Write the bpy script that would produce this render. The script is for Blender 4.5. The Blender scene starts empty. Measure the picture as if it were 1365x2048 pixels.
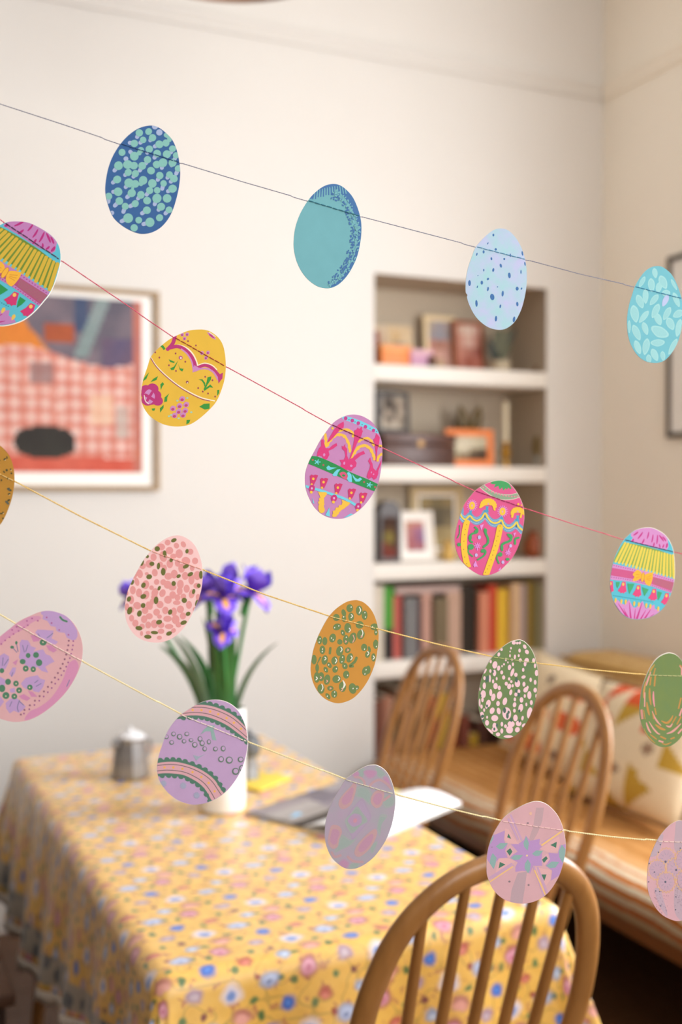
import bpy, bmesh, math, random
from mathutils import Vector, Matrix, noise
random.seed(7)
SC = bpy.context.scene
COL = SC.collection

# ------------------------------------------------------------------ camera
F, W, HH = 2200.0, 1365.0, 2048.0
YAW, PITCH, EYE = math.radians(24.5), math.atan(44 / 2200.0), 1.48
cam_d = bpy.data.cameras.new('camera')
cam_d.sensor_fit = 'VERTICAL'
cam_d.sensor_height = 36.0
cam_d.lens = 36.0 * F / HH
cam_d.clip_start = 0.02
cam_d.dof.use_dof = True
cam_d.dof.focus_distance = 1.07
cam_d.dof.aperture_fstop = cam_d.lens / 12.5      # 12.5 mm wide opening
cam_d.dof.aperture_blades = 0
cam = bpy.data.objects.new('camera', cam_d)
COL.objects.link(cam)
cam.location = (0, 0, EYE)
cam.rotation_euler = (math.pi / 2 - PITCH, 0, -YAW)
SC.camera = cam

# ------------------------------------------------------------------ light and exposure
SC.view_settings.view_transform = 'Standard'
SC.view_settings.look = 'None'
SC.view_settings.exposure = -0.02
SC.view_settings.gamma = 1.0
SC.view_settings.use_curve_mapping = False
SC.cycles.use_denoising = True
SC.cycles.max_bounces = 10
SC.cycles.diffuse_bounces = 6
SC.cycles.caustics_reflective = False
SC.cycles.caustics_refractive = False
world = bpy.data.worlds.new('overcast_sky')
SC.world = world
world.use_nodes = True
bg = world.node_tree.nodes['Background']
bg.inputs[0].default_value = (0.80, 0.90, 1.0, 1)
bg.inputs[1].default_value = 1.0

def window_light(name, loc, rot, sx, sy, power, color):
    d = bpy.data.lights.new(name, 'AREA')
    d.shape = 'RECTANGLE'
    d.size, d.size_y, d.energy, d.color = sx, sy, power, color
    o = bpy.data.objects.new(name, d)
    COL.objects.link(o)
    o.location, o.rotation_euler = loc, rot
    return o
# daylight through the window of the right wall and through the one behind the camera
window_light('daylight_right', (3.10, 1.45, 1.85), (0, math.radians(90), 0), 1.45, 1.5, 188, (0.90, 0.94, 1.0))
window_light('daylight_front', (1.3, -1.42, 2.0), (math.radians(90), 0, 0), 2.2, 1.7, 80, (1.0, 0.985, 0.96))

# ------------------------------------------------------------------ helpers
def ray(px, py):
    f0 = Vector((math.sin(YAW), math.cos(YAW), 0))
    r = Vector((math.cos(YAW), -math.sin(YAW), 0))
    z = Vector((0, 0, 1))
    fw = f0 * math.cos(PITCH) - z * math.sin(PITCH)
    up = z * math.cos(PITCH) + f0 * math.sin(PITCH)
    return fw + r * ((px - W / 2) / F) + up * ((HH / 2 - py) / F)
ORI = Vector((0, 0, EYE))
def at_depth(px, py, d): return ORI + ray(px, py) * d
def at(px, py, ax, v):
    d = ray(px, py)
    return ORI + d * ((v - ORI[ax]) / d[ax])

def lin(v):
    v = v / 255.0
    return v / 12.92 if v <= 0.04045 else ((v + 0.055) / 1.055) ** 2.4
def rgb(c, g=1.0):
    if isinstance(c, str):
        c = c.lstrip('#'); c = tuple(int(c[i:i + 2], 16) for i in (0, 2, 4))
    return tuple(min(0.95, lin(x) * g) for x in c) + (1.0,)

def nd(nt, t, **kw):
    n = nt.nodes.new(t)
    for k, v in kw.items(): setattr(n, k, v)
    return n
def mix_rgb(nt, fac, a, b, blend='MIX'):
    m = nd(nt, 'ShaderNodeMix', data_type='RGBA', blend_type=blend)
    for idx, v in ((0, fac), (6, a), (7, b)):
        if isinstance(v, bpy.types.NodeSocket): nt.links.new(v, m.inputs[idx])
        else: m.inputs[idx].default_value = v
    return m.outputs[2]
def mth(nt, op, a, b=None, c=None):
    m = nd(nt, 'ShaderNodeMath', operation=op)
    for i, v in enumerate((a, b, c)):
        if v is None: continue
        if isinstance(v, bpy.types.NodeSocket): nt.links.new(v, m.inputs[i])
        else: m.inputs[i].default_value = v
    return m.outputs[0]

MATS = {}
def mat(name, c, rough=0.6, c2=None, scale=8.0, stretch=(1, 1, 1), metal=0.0, bump=0.0, bscale=60.0, spec=0.5, sheen=0.0, det=3.0, contrast=1.0):
    """colour c mottled towards c2 by noise, with a little relief"""
    if name in MATS: return MATS[name]
    m = bpy.data.materials.new(name); m.use_nodes = True
    nt = m.node_tree; b = nt.nodes['Principled BSDF']
    c = rgb(c); c2 = rgb(c2) if c2 else tuple(x * 0.93 for x in c[:3]) + (1,)
    tc = nd(nt, 'ShaderNodeTexCoord'); mp = nd(nt, 'ShaderNodeMapping')
    mp.inputs['Scale'].default_value = stretch
    nt.links.new(tc.outputs['Object'], mp.inputs[0])
    n = nd(nt, 'ShaderNodeTexNoise'); n.inputs['Scale'].default_value = scale; n.inputs['Detail'].default_value = det
    nt.links.new(mp.outputs[0], n.inputs['Vector'])
    fac = n.outputs[0]
    if contrast != 1.0:
        fac = mth(nt, 'MULTIPLY_ADD', fac, contrast, 0.5 - 0.5 * contrast)
        fac = mth(nt, 'MINIMUM', mth(nt, 'MAXIMUM', fac, 0.0), 1.0)
    nt.links.new(mix_rgb(nt, fac, c, c2), b.inputs['Base Color'])
    b.inputs['Roughness'].default_value = rough
    b.inputs['Metallic'].default_value = metal
    b.inputs['Specular IOR Level'].default_value = spec
    if sheen: b.inputs['Sheen Weight'].default_value = sheen
    if bump:
        n2 = nd(nt, 'ShaderNodeTexNoise'); n2.inputs['Scale'].default_value = bscale
        nt.links.new(mp.outputs[0], n2.inputs['Vector'])
        bp = nd(nt, 'ShaderNodeBump'); bp.inputs['Strength'].default_value = bump; bp.inputs['Distance'].default_value = 0.01
        nt.links.new(n2.outputs[0], bp.inputs['Height']); nt.links.new(bp.outputs[0], b.inputs['Normal'])
    MATS[name] = m
    return m
def ink_mat(name, rough=0.75, grain=0.06, gscale=900.0, bump=0.0):
    """flat printed colour read from the mesh, with paper or cloth grain"""
    if name in MATS: return MATS[name]
    m = bpy.data.materials.new(name); m.use_nodes = True
    nt = m.node_tree; b = nt.nodes['Principled BSDF']
    a = nd(nt, 'ShaderNodeAttribute'); a.attribute_name = 'print'
    tc = nd(nt, 'ShaderNodeTexCoord')
    n = nd(nt, 'ShaderNodeTexNoise'); n.inputs['Scale'].default_value = gscale; n.inputs['Detail'].default_value = 2
    nt.links.new(tc.outputs['Object'], n.inputs['Vector'])
    k = mth(nt, 'MULTIPLY_ADD', n.outputs[0], -2 * grain, 1.0 + grain)
    s = nd(nt, 'ShaderNodeVectorMath', operation='SCALE')
    nt.links.new(a.outputs['Color'], s.inputs[0]); nt.links.new(k, s.inputs['Scale'])
    nt.links.new(s.outputs[0], b.inputs['Base Color'])
    b.inputs['Roughness'].default_value = rough; b.inputs['Specular IOR Level'].default_value = 0.25
    if bump:
        bp = nd(nt, 'ShaderNodeBump'); bp.inputs['Strength'].default_value = bump; bp.inputs['Distance'].default_value = 0.005
        nt.links.new(n.outputs[0], bp.inputs['Height']); nt.links.new(bp.outputs[0], b.inputs['Normal'])
    MATS[name] = m
    return m

class MB:
    """collects geometry, then links it as one mesh object"""
    def __init__(s): s.v, s.f, s.c, s.mi, s.cur, s.cm = [], [], [], [], None, 0
    def add(s, vs, fs):
        k = len(s.v); s.v.extend(Vector(p) for p in vs)
        for f in fs: s.f.append([i + k for i in f]); s.c.append(s.cur); s.mi.append(s.cm)
        return s
    def box(s, lo, hi, M=None, ch=0.0):
        x0, y0, z0 = lo; x1, y1, z1 = hi
        if ch <= 0:
            vs = [(x0, y0, z0), (x1, y0, z0), (x1, y1, z0), (x0, y1, z0), (x0, y0, z1), (x1, y0, z1), (x1, y1, z1), (x0, y1, z1)]
            fs = [(3, 2, 1, 0), (4, 5, 6, 7), (0, 1, 5, 4), (1, 2, 6, 5), (2, 3, 7, 6), (3, 0, 4, 7)]
        else:
            bm = bmesh.new(); bmesh.ops.create_cube(bm, size=1.0)
            for v in bm.verts:
                v.co = Vector((x0 + (v.co.x + .5) * (x1 - x0), y0 + (v.co.y + .5) * (y1 - y0), z0 + (v.co.z + .5) * (z1 - z0)))
            bmesh.ops.bevel(bm, geom=bm.edges[:], offset=ch, segments=2, profile=0.5, affect='EDGES')
            bm.verts.index_update(); vs = [v.co.copy() for v in bm.verts]; fs = [[v.index for v in f.verts] for f in bm.faces]; bm.free()
        if M is not None: vs = [M @ Vector(p) for p in vs]
        return s.add(vs, fs)
    def sweep(s, path, rad, n=10, ref=None, caps=True):
        """tube along a path; rad is one number, a pair (across, along ref) or a list of them"""
        path = [Vector(p) for p in path]; m = len(path); vs, fs = [], []
        N = None
        for i, p in enumerate(path):
            t = (path[min(i + 1, m - 1)] - path[max(i - 1, 0)]).normalized()
            if ref is not None: N = Vector(ref)
            elif N is None: N = Vector((0, 0, 1)) if abs(t.z) < .9 else Vector((1, 0, 0))
            N = (N - t * N.dot(t)).normalized(); B = t.cross(N)
            r = rad[i] if isinstance(rad, list) else rad
            ra, rb = r if isinstance(r, tuple) else (r, r)
            for k in range(n):
                a = 2 * math.pi * k / n
                vs.append(p + B * (math.cos(a) * ra) + N * (math.sin(a) * rb))
        for i in range(m - 1):
            for k in range(n):
                k2 = (k + 1) % n
                fs.append((i * n + k, i * n + k2, (i + 1) * n + k2, (i + 1) * n + k))
        if caps: fs += [list(range(n))[::-1], list(range((m - 1) * n, m * n))]
        return s.add(vs, fs)
    def lathe(s, prof, n=24, M=None, caps=True, ph=0.0):
        vs, fs = [], []
        for r, z in prof:
            for k in range(n):
                a = 2 * math.pi * k / n + ph; vs.append(Vector((r * math.cos(a), r * math.sin(a), z)))
        for i in range(len(prof) - 1):
            for k in range(n):
                k2 = (k + 1) % n
                fs.append((i * n + k, i * n + k2, (i + 1) * n + k2, (i + 1) * n + k))
        if caps: fs += [list(range(n))[::-1], list(range((len(prof) - 1) * n, len(prof) * n))]
        if M is not None: vs = [M @ p for p in vs]
        return s.add(vs, fs)
    def grid(s, fn, nu, nv, closed_u=False):
        vs = [Vector(fn(i / nu, j / nv)) for j in range(nv + 1) for i in range(nu + (0 if closed_u else 1))]
        w = nu if closed_u else nu + 1
        fs = [(j * w + i, j * w + (i + 1) % w, (j + 1) * w + (i + 1) % w, (j + 1) * w + i) for j in range(nv) for i in range(nu)]
        return s.add(vs, fs)
    def build(s, name, m, parent=None, smooth=True, origin=None, angle=40):
        me = bpy.data.meshes.new(name)
        o0 = Vector(origin) if origin is not None else Vector((0, 0, 0))
        me.from_pydata([p - o0 for p in s.v], [], s.f)
        for x in (m if isinstance(m, (list, tuple)) else [m]): me.materials.append(x)
        if any(s.mi): me.polygons.foreach_set('material_index', s.mi)
        if any(c is not None for c in s.c):
            at_ = me.color_attributes.new('print', 'FLOAT_COLOR', 'CORNER'); buf = []
            for p in me.polygons:
                for _ in range(p.loop_total): buf.extend(s.c[p.index] or (1, 1, 1, 1))
            at_.data.foreach_set('color', buf)
        if smooth:
            me.polygons.foreach_set('use_smooth', [True] * len(me.polygons))
            me.update()
            try: me.set_sharp_from_angle(angle=math.radians(angle))
            except Exception: pass
        me.update()
        o = bpy.data.objects.new(name, me); COL.objects.link(o)
        if origin is not None: o.location = o0
        if parent is not None: o.parent = parent
        return o

def tag(o, label=None, cat=None, group=None, kind=None):
    for k, v in (('label', label), ('category', cat), ('group', group), ('kind', kind)):
        if v: o[k] = v
    return o
def empty(name, loc=(0, 0, 0), rz=0.0):
    o = bpy.data.objects.new(name, None); COL.objects.link(o)
    o.location = loc; o.rotation_euler = (0, 0, rz); o.empty_display_size = 0.1
    return o
def children(o): return [c for c in bpy.data.objects if c.parent == o]
def copy_tree(o, parent=None):
    kids = children(o)
    c = o.copy(); COL.objects.link(c); c.parent = parent
    for k in kids: copy_tree(k, c)
    return c
def catmull(P, closed=True, n=5):
    P = [Vector(p) for p in P]; m = len(P); out = []
    for i in range(m if closed else m - 1):
        g = (lambda k: P[k % m]) if closed else (lambda k: P[max(0, min(m - 1, k))])
        a, b, c, d = g(i - 1), g(i), g(i + 1), g(i + 2)
        for k in range(n):
            t = k / n
            out.append(0.5 * ((2 * b) + (c - a) * t + (2 * a - 5 * b + 4 * c - d) * t * t + (3 * b - a - 3 * c + d) * t ** 3))
    if not closed: out.append(P[-1])
    return out

# ------------------------------------------------------------------ materials
M_WALL = mat('white_wall_paint', '#d8d3cd', .85, '#d4cfc8', 1.5, bump=.02, bscale=90, spec=.2)
M_WALL_R = mat('cream_wall_paint', '#f8f0e2', .85, '#f4ebdc', 1.5, bump=.02, bscale=90, spec=.2)
M_WALL_L = mat('bounce_cut_wall_tone', '#857a70', .9, '#7d7268', 1.5)  # unseen wall, made dark to cut bounce onto the table's left side
M_LINING = mat('shaded_alcove_greige', '#b9aa96', .85, '#b0a18c', 2)  # lining greige deepened to carry the alcove's shade in its colour
M_CEIL = mat('ceiling_paint', '#f5f2ec', .9, None, 1.5)
M_TRIM = mat('trim_gloss_paint', '#f5efe6', .5, None, 2)
M_SHELF = mat('shelf_paint', '#e6dfd5', .55, None, 2)
M_FLOOR = mat('floor_boards_stain', '#6a4528', .45, '#4a2e1a', 3, (14, 1, 1), bump=.1, bscale=8)
M_HONEY = mat('honey_beech', '#ad7a42', .32, '#7e5228', 6, (6, 6, .8), spec=.5, bump=.05, bscale=20)
M_HONEY_D = mat('elm_seat', '#b47b45', .4, '#93602f', 4, (1, 8, 1), bump=.06, bscale=14)
M_OAK = mat('frame_oak', '#a98c66', .5, '#8c7050', 6, (1, 1, 6))
M_DARKWOOD = mat('dark_wood', '#3a261a', .4, '#241610', 5, (1, 6, 1))
M_MAT = mat('mount_card', '#f5f1ea', .8, None, 3)
M_INK = ink_mat('printed_ink', .8, .07, 1500)
M_ART = ink_mat('printed_artwork', .7, .22, 60)

# ------------------------------------------------------------------ room shell
YB, XR, XL, YF, ZC = 3.80, 2.95, -4.2, -1.3, 3.75
AX0, AX1, AZ1, AD = 1.872, 2.668, 2.312, 0.28            # the alcove
def struct(name, mb, m, **k):
    return tag(mb.build(name, m, smooth=False, **k), kind='structure')
b = MB()
b.box((XL - .15, YB, 0), (AX0, YB + .35, ZC)); b.box((AX1, YB, 0), (XR + .15, YB + .35, ZC))
b.box((AX0, YB, AZ1), (AX1, YB + .35, ZC)); b.box((AX0, YB + AD, 0), (AX1, YB + .35, AZ1))
wb = struct('wall_back', b, M_WALL)
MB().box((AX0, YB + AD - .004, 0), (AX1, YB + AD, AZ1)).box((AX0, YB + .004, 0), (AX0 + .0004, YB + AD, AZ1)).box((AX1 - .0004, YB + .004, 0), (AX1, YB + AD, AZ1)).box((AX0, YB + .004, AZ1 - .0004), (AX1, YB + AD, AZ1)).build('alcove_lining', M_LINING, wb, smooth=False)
def pierced(name, axis, v0, v1, a0, a1, oa0, oa1, oz0, oz1, m=M_WALL):
    b = MB()
    for (p0, p1, z0, z1) in ((a0, oa0, 0, ZC), (oa1, a1, 0, ZC), (oa0, oa1, 0, oz0), (oa0, oa1, oz1, ZC)):
        if axis == 'x': b.box((v0, p0, z0), (v1, p1, z1))
        else: b.box((p0, v0, z0), (p1, v1, z1))
    struct(name, b, m)
pierced('wall_right', 'x', XR, XR + .15, YF, YB, .62, 2.28, 1.05, 2.65, M_WALL_R)
pierced('wall_front', 'y', YF - .15, YF, XL, XR + .15, 0.15, 2.45, 1.1, 2.9)
struct('wall_left', MB().box((XL - .15, YF, 0), (XL, YB, ZC)), M_WALL_L)
struct('ceiling', MB().box((XL - .15, YF - .15, ZC), (XR + .15, YB + .35, ZC + .1)), M_CEIL)
fl = MB().box((XL - .15, YF - .15, -.08), (XR + .15, YB + .35, -.012)).build('floor', mat('subfloor', '#2a1a10', .9), smooth=False); tag(fl, kind='structure')
yy = YF
while yy < YB - .01:                                       # boards of the floor, each with its own joint
    y1 = min(yy + .14, YB)
    pb = MB().box((XL, yy + .0015, -.012), (XR, y1 - .0015, 0)).build('floor_plank', M_FLOOR, parent=fl, smooth=False)
    yy = y1

M_GLASS = bpy.data.materials.new('window_glass'); M_GLASS.use_nodes = True
_nt = M_GLASS.node_tree; _nt.nodes.remove(_nt.nodes['Principled BSDF'])
_t = nd(_nt, 'ShaderNodeBsdfTransparent'); _g = nd(_nt, 'ShaderNodeBsdfGlossy'); _g.inputs['Roughness'].default_value = .02
_mx = nd(_nt, 'ShaderNodeMixShader'); _mx.inputs[0].default_value = .06
_nt.links.new(_t.outputs[0], _mx.inputs[1]); _nt.links.new(_g.outputs[0], _mx.inputs[2])
_nt.links.new(_mx.outputs[0], _nt.nodes['Material Output'].inputs[0])
def window(name, axis, v, a0, a1, z0, z1):
    r = tag(empty(name, (0, 0, 0)), kind='structure')
    mk = (lambda a, w, z, zz: ((v - .03, a, z), (v + .03, w, zz))) if axis == 'x' else (lambda a, w, z, zz: ((a, v - .03, z), (w, v + .03, zz)))
    b = MB(); am, zm = (a0 + a1) / 2, (z0 + z1) / 2
    for q in ((a0, a0 + .05, z0, z1), (a1 - .05, a1, z0, z1), (a0, a1, z0, z0 + .06), (a0, a1, z1 - .05, z1), (a0, a1, zm - .025, zm + .025), (am - .015, am + .015, z0, z1)):
        b.box(*mk(*q))
    b.build('sash', M_TRIM, r, smooth=False)
    for (p, q) in ((a0 + .05, am - .015), (am + .015, a1 - .05)):
        for (s, t) in ((z0 + .06, zm - .025), (zm + .025, z1 - .05)):
            (l, h) = mk(p, q, s, t); l = list(l); h = list(h); k = 0 if axis == 'x' else 1
            l[k] += .028; h[k] -= .028
            MB().box(l, h).build('pane', M_GLASS, r, smooth=False)
window('window_1', 'x', XR + .06, .62, 2.28, 1.05, 2.65)
window('window_2', 'y', YF - .06, 0.15, 2.45, 1.1, 2.9)

def rail(name, axis, z, m=M_WALL):
    b = MB(); pr = [(0, -.028), (.012, -.028), (.016, -.012), (.010, .0), (.020, .010), (.026, .024), (.010, .028), (0, .028)]
    vs = []
    for e in (0, 1):
        for (o, h) in pr:
            vs.append((XL + e * (XR - XL), YB - o, z + h) if axis == 'x' else (XR - o, YF + e * (YB - YF), z + h))
    n = len(pr); fs = [(i, (i + 1) % n, n + (i + 1) % n, n + i) for i in range(n)] + [list(range(n)), list(range(n, 2 * n))[::-1]]
    b.add(vs, fs); struct(name, b, m)
rail('trim_1', 'x', 3.152)
rail('trim_2', 'y', 3.152, M_WALL_R)
b = MB().box((XL, YB - .018, 0), (AX0, YB, .16)).box((AX1, YB - .018, 0), (XR, YB, .16)); struct('baseboard_back', b, M_TRIM)
struct('baseboard_right', MB().box((XR - .018, YF, 0), (XR, YB - .018, .16)), M_TRIM)
struct('baseboard_left', MB().box((XL, YF, 0), (XL + .018, YB - .018, .16)), M_TRIM)

# ------------------------------------------------------------------ built-in shelves
SHZ = [1.966, 1.575, 1.193, .812, .40]
for z, word in zip(SHZ, ('topmost white alcove shelf, carrying photo frames and an orange tin', 'second white alcove shelf from the top, carrying a candlestick', 'third white alcove shelf from the top, just above the books', 'white alcove shelf under the upper row of books', 'lowest white alcove shelf behind the far chair')):
    tag(MB().box((AX0 + .0005, YB, z - .064), (AX1 - .0005, YB + AD - .0045, z), ch=.004).build('shelf_board', M_SHELF), word, 'shelf', 'thick white shelves in the alcove')

# ------------------------------------------------------------------ framed things
def patch_pic(mb, w, h, fn, nx=10, ny=10, y=0.0, x0=0.0, z0=0.0):
    """flat printed picture in the xz plane, coloured cell by cell by fn(u, v), v up"""
    for j in range(ny):
        for i in range(nx):
            mb.cur = rgb(fn((i + .5) / nx, (j + .5) / ny), .85)
            a, c, d, e = x0 + w * i / nx, x0 + w * (i + 1) / nx, z0 + h * j / ny, z0 + h * (j + 1) / ny
            mb.add([(a, y, d), (c, y, d), (c, y, e), (a, y, e)], [(0, 1, 2, 3)])
    mb.cur = None
    return mb
def framed(name, label, cat, loc, w, h, bw, fm, fn, mount=0.0, tilt=0.0, rz=0.0, th=.016, group=None, nx=10, ny=10):
    """upright frame facing -y, standing on loc: frame bars, mount, printed picture, backing"""
    r = tag(empty(name, loc), label, cat, group); r.rotation_euler = (-tilt, 0, rz)
    b = MB()
    b.box((-w / 2, -th, 0), (-w / 2 + bw, 0, h)).box((w / 2 - bw, -th, 0), (w / 2, 0, h))
    b.box((-w / 2 + bw, -th, 0), (w / 2 - bw, 0, bw)).box((-w / 2 + bw, -th, h - bw), (w / 2 - bw, 0, h))
    b.build('frame', fm, r, smooth=False)
    MB().box((-w / 2 + bw, -th * .55, bw), (w / 2 - bw, -th * .2, h - bw)).build('mount', M_MAT, r, smooth=False)
    e = bw + mount
    patch_pic(MB(), w - 2 * e, h - 2 * e, fn, nx, ny, -th * .6, -w / 2 + e, e).build('picture', M_ART, r, smooth=False)
    return r

def bands(rows):
    """rows of colours from top to bottom"""
    def fn(u, v):
        row = rows[min(len(rows) - 1, int((1 - v) * len(rows)))]
        return row[min(len(row) - 1, int(u * len(row)))]
    return fn
YS = YB + .12
def shx(px, y=YS): return at(px, 1000, 1, y).x
def shz(py, px=920, y=YS): return at(px, py, 1, y).z
def fr_px(name, label, cat, p0, p1, ptop, zb, y, bw, fm, fn, mount=0.0, tilt=.08, rz=0.0, **k):
    x0, x1 = shx(p0, y), shx(p1, y)
    return framed(name, label, cat, ((x0 + x1) / 2, y, zb), x1 - x0, shz(ptop, (p0 + p1) / 2, y) - zb, bw, fm, fn, mount, tilt, rz, **k)
FM_CREAM = mat('frame_cream', '#ead2a6', .5, None, 5); FM_RED = mat('frame_redwood', '#a0522a', .45, '#84401f', 6)
FM_BLK = mat('frame_black', '#2a211a', .4); FM_ORANGE = mat('frame_orange', '#e8813a', .55, '#d8702c', 6)
FM_GOLD = mat('frame_gold', '#a87c3c', .4, '#8a6028', 9, metal=.3); FM_WHITE = mat('frame_white', '#f2e8dd', .5)
FM_BEIGE = mat('frame_beige', '#cdb689', .5, '#b99f70', 5)

z = SHZ[0]
r = tag(empty('postcard', (shx(772), YS + .08, z)), 'small postcard with dark red and violet patches behind the orange tin', 'postcard'); r.rotation_euler = (-.1, 0, .05)
b = MB().box((-.045, -.002, 0), (.045, .002, .185)); b.build('card', M_MAT, r, smooth=False)
patch_pic(MB(), .088, .183, bands([['#d9c2a4'] * 3, ['#5a3028', '#8a4038', '#d2b498'], ['#6a3a34', '#9a5044', '#cfae90'], ['#8a6a9a', '#7a68a8', '#b89ab0'], ['#8070b0', '#9484b4', '#c8b0a0'], ['#e09050'] * 3]), 6, 8, -.0026, -.044, .001).build('picture', M_ART, r, smooth=False)
r = tag(empty('postcard', (shx(822), YS + .09, z)), 'cream postcard with a grey-blue shape standing left of the cream frame', 'postcard'); r.rotation_euler = (-.1, 0, 0)
MB().box((-.062, -.002, 0), (.062, .002, .19)).build('card', M_MAT, r, smooth=False)
patch_pic(MB(), .122, .188, bands([['#e0c49c'] * 4, ['#e0c49c', '#d8b484', '#e0c49c', '#e2c8a2'], ['#dcc09a', '#9a948e', '#a09a94', '#e0c8a4'], ['#d8bc9a', '#8f8f94', '#9a9698', '#dcc4a2'], ['#d8b8a0', '#b8a29a', '#c0a8a0', '#e0c4a8'], ['#d4a8a8', '#d0a0b0', '#d8b0b0', '#e0c0b0']]), 8, 8, -.0026, -.061, .001).build('picture', M_ART, r, smooth=False)
r = tag(empty('tin_box', (shx(783), YS - .02, z)), 'low orange tin box at the left end of the top shelf', 'tin')
MB().box((-.068, -.03, 0), (.068, .03, .072), ch=.004).build('body', mat('orange_tin', '#e58a45', .5, '#d8742f', 12), r)
MB().box((-.07, -.032, .062), (.07, .032, .086), ch=.004).build('lid', mat('orange_tin_lid', '#eb9a58', .5), r)
r = tag(empty('trinket_box', (shx(830), YS - .03, z)), 'small lilac pink box beside the orange tin', 'box')
MB().box((-.05, -.03, 0), (.05, .03, .06), ch=.008).build('body', mat('lilac_card', '#cf9fae', .6, '#a878a0', 20), r)
MB().box((-.052, -.032, .05), (.052, .032, .074), ch=.006).build('lid', mat('pink_card', '#d9acb6', .6), r)
r = tag(empty('pot', (shx(849), YS - .06, z)), 'tiny dark brown pot in front of the cream frame', 'pot')
MB().lathe([(.012, 0), (.02, .012), (.02, .032), (.013, .044), (.015, .05)], 16).build('body', mat('brown_glaze', '#5e3c2a', .3), r)
fr_px('photo_frame', 'cream photo frame with a pink and blue-grey snapshot on the top shelf', 'photo frame', 848, 911, 632, z, YS + .10, .02, FM_CREAM,
      bands([['#b9a89a', '#a8a0a4', '#b4a4a0'], ['#a49a9c', '#9c9aa2', '#a89c9c'], ['#c08a7c', '#b4806e', '#c49080'], ['#d09484', '#d8a898', '#cc9a8c'], ['#b4a070', '#cfae90', '#d0a094']]))
fr_px('photo_frame', 'reddish wooden photo frame with a pale pink photo', 'photo frame', 908, 967, 642, z, YS + .07, .016, FM_RED,
      bands([['#d8b4a0', '#e2c8b8', '#d4ac9c'], ['#d09a88', '#d8b0a0', '#c89080'], ['#c88a78', '#b87868', '#a86458'], ['#c07c6c', '#a8604e', '#b8705e']]), tilt=.1)
r = tag(empty('succulent', (shx(1005), YS + .02, z)), 'dark grey-green succulent in a pale pot on the top shelf', 'plant')
MB().lathe([(.03, 0), (.042, .01), (.046, .05), (.04, .056), (.038, .05)], 20).build('pot', mat('pale_pot', '#bfae92', .6), r)
M_SUC = mat('succulent_leaf', '#6e6e52', .6, '#4a4c3e', 25); M_SUCD = mat('succulent_leaf_dark', '#454a42', .6, '#2e332e', 25)
def blade(mb, p0, p1, p2, w, flat, n=8, thick=.15):
    """leaf blade along a bent line"""
    p0, p1, p2 = Vector(p0), Vector(p1), Vector(p2); path, rr = [], []
    for i in range(n + 1):
        t = i / n; path.append(p0 * (1 - t) ** 2 + p1 * 2 * t * (1 - t) + p2 * t * t)
        k = max(.06, (math.sin(math.pi * (t * .8 + .2)) ** .8)); rr.append((w * k, w * k * thick))
    return mb.sweep(path, rr, 8, ref=flat)
for i, (dx, dz, w) in enumerate(((-.075, .10, .022), (-.045, .14, .024), (-.012, .16, .025), (.03, .155, .022), (.075, .155, .02), (-.08, .06, .02), (.05, .09, .018))):
    blade(MB(), (0, 0, .045), (dx * .3, -.01, .045 + dz * .6), (dx, -.015 - .01 * (i % 2), .04 + dz), w, (0, 1, 0), thick=.3).build('leaf', M_SUCD if i in (0, 4, 5) else M_SUC, r)
r = tag(empty('vase', (shx(1080, YS - .04), YS - .04, z)), 'small brown vase at the right end of the top shelf', 'vase')
MB().lathe([(.016, 0), (.026, .012), (.028, .03), (.014, .052), (.012, .062), (.016, .07)], 18).build('body', mat('brown_vase', '#8a5a34', .35, '#6e4426', 10), r)

z = SHZ[1]
r = tag(empty('writing_box', (shx(822), YS - .02, z)), 'long dark wooden box lying on the second shelf', 'box')
w2 = (shx(893) - shx(752)) / 2
MB().box((-w2, -.06, 0), (w2, .06, .085), ch=.004).build('body', mat('mahogany', '#57301e', .4, '#3a1e14', 5, (1, 8, 8)), r)
MB().box((-w2 - .003, -.063, .088), (w2 + .003, .063, .128), ch=.006).build('lid', mat('mahogany_lid', '#5d3420', .4, '#40231a', 5, (1, 8, 8)), r)
MB().box((-.012, -.066, .078), (.012, -.061, .1)).build('lock_plate', FM_GOLD, r, smooth=False)
fr_px('photo_frame', 'black and gold frame with a black and white portrait, standing on the dark wooden box', 'photo frame', 750, 818, 783, z + .1295, YS - .01, .018, FM_BLK,
      bands([['#8a8076', '#5a5048', '#8e8274', '#a89a88'], ['#9a8e80', '#3a322c', '#6a5e54', '#a09080'], ['#6e6258', '#a89a8a', '#4a4038', '#b0a290'], ['#b4a694', '#6a5e54', '#a89a8a', '#8e8070'], ['#c0b29e', '#b0a290', '#c4b6a2', '#9a8c7c']]), tilt=.06, rz=.1)
fr_px('photo_frame', 'bright orange frame with a pale picture on the second shelf', 'photo frame', 890, 984, 859, z, YS - .05, .027, FM_ORANGE,
      bands([['#c8bea2', '#d2c8ae', '#cec4a8', '#c8bea2'], ['#cfc6ac', '#dad0b8', '#d4cab0', '#c4ba9e'], ['#c8c0a4', '#d0c6ac', '#8e7e66', '#6a5a48'], ['#a89878', '#8a765c', '#54422f', '#4a3828']]), tilt=.05)
r = tag(empty('ornament', (shx(940, YS + .06), YS + .06, z)), 'olive brown ornament with two upright ears behind the orange frame', 'ornament')
M_OLV = mat('olive_glaze', '#6e5a30', .45, '#55431f', 14)
MB().lathe([(.03, 0), (.05, .02), (.058, .08), (.05, .13), (.04, .165), (.02, .18)], 20).build('body', M_OLV, r)
for s in (-1, 1):
    blade(MB(), (s * .022, 0, .15), (s * .03, 0, .2), (s * .052, 0, .262), .028, (0, 1, 0), thick=.5).build('ear', M_OLV, r)
r = tag(empty('candlestick', (shx(1006), YS - .02, z)), 'brass candlestick on the second shelf', 'candlestick')
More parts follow.
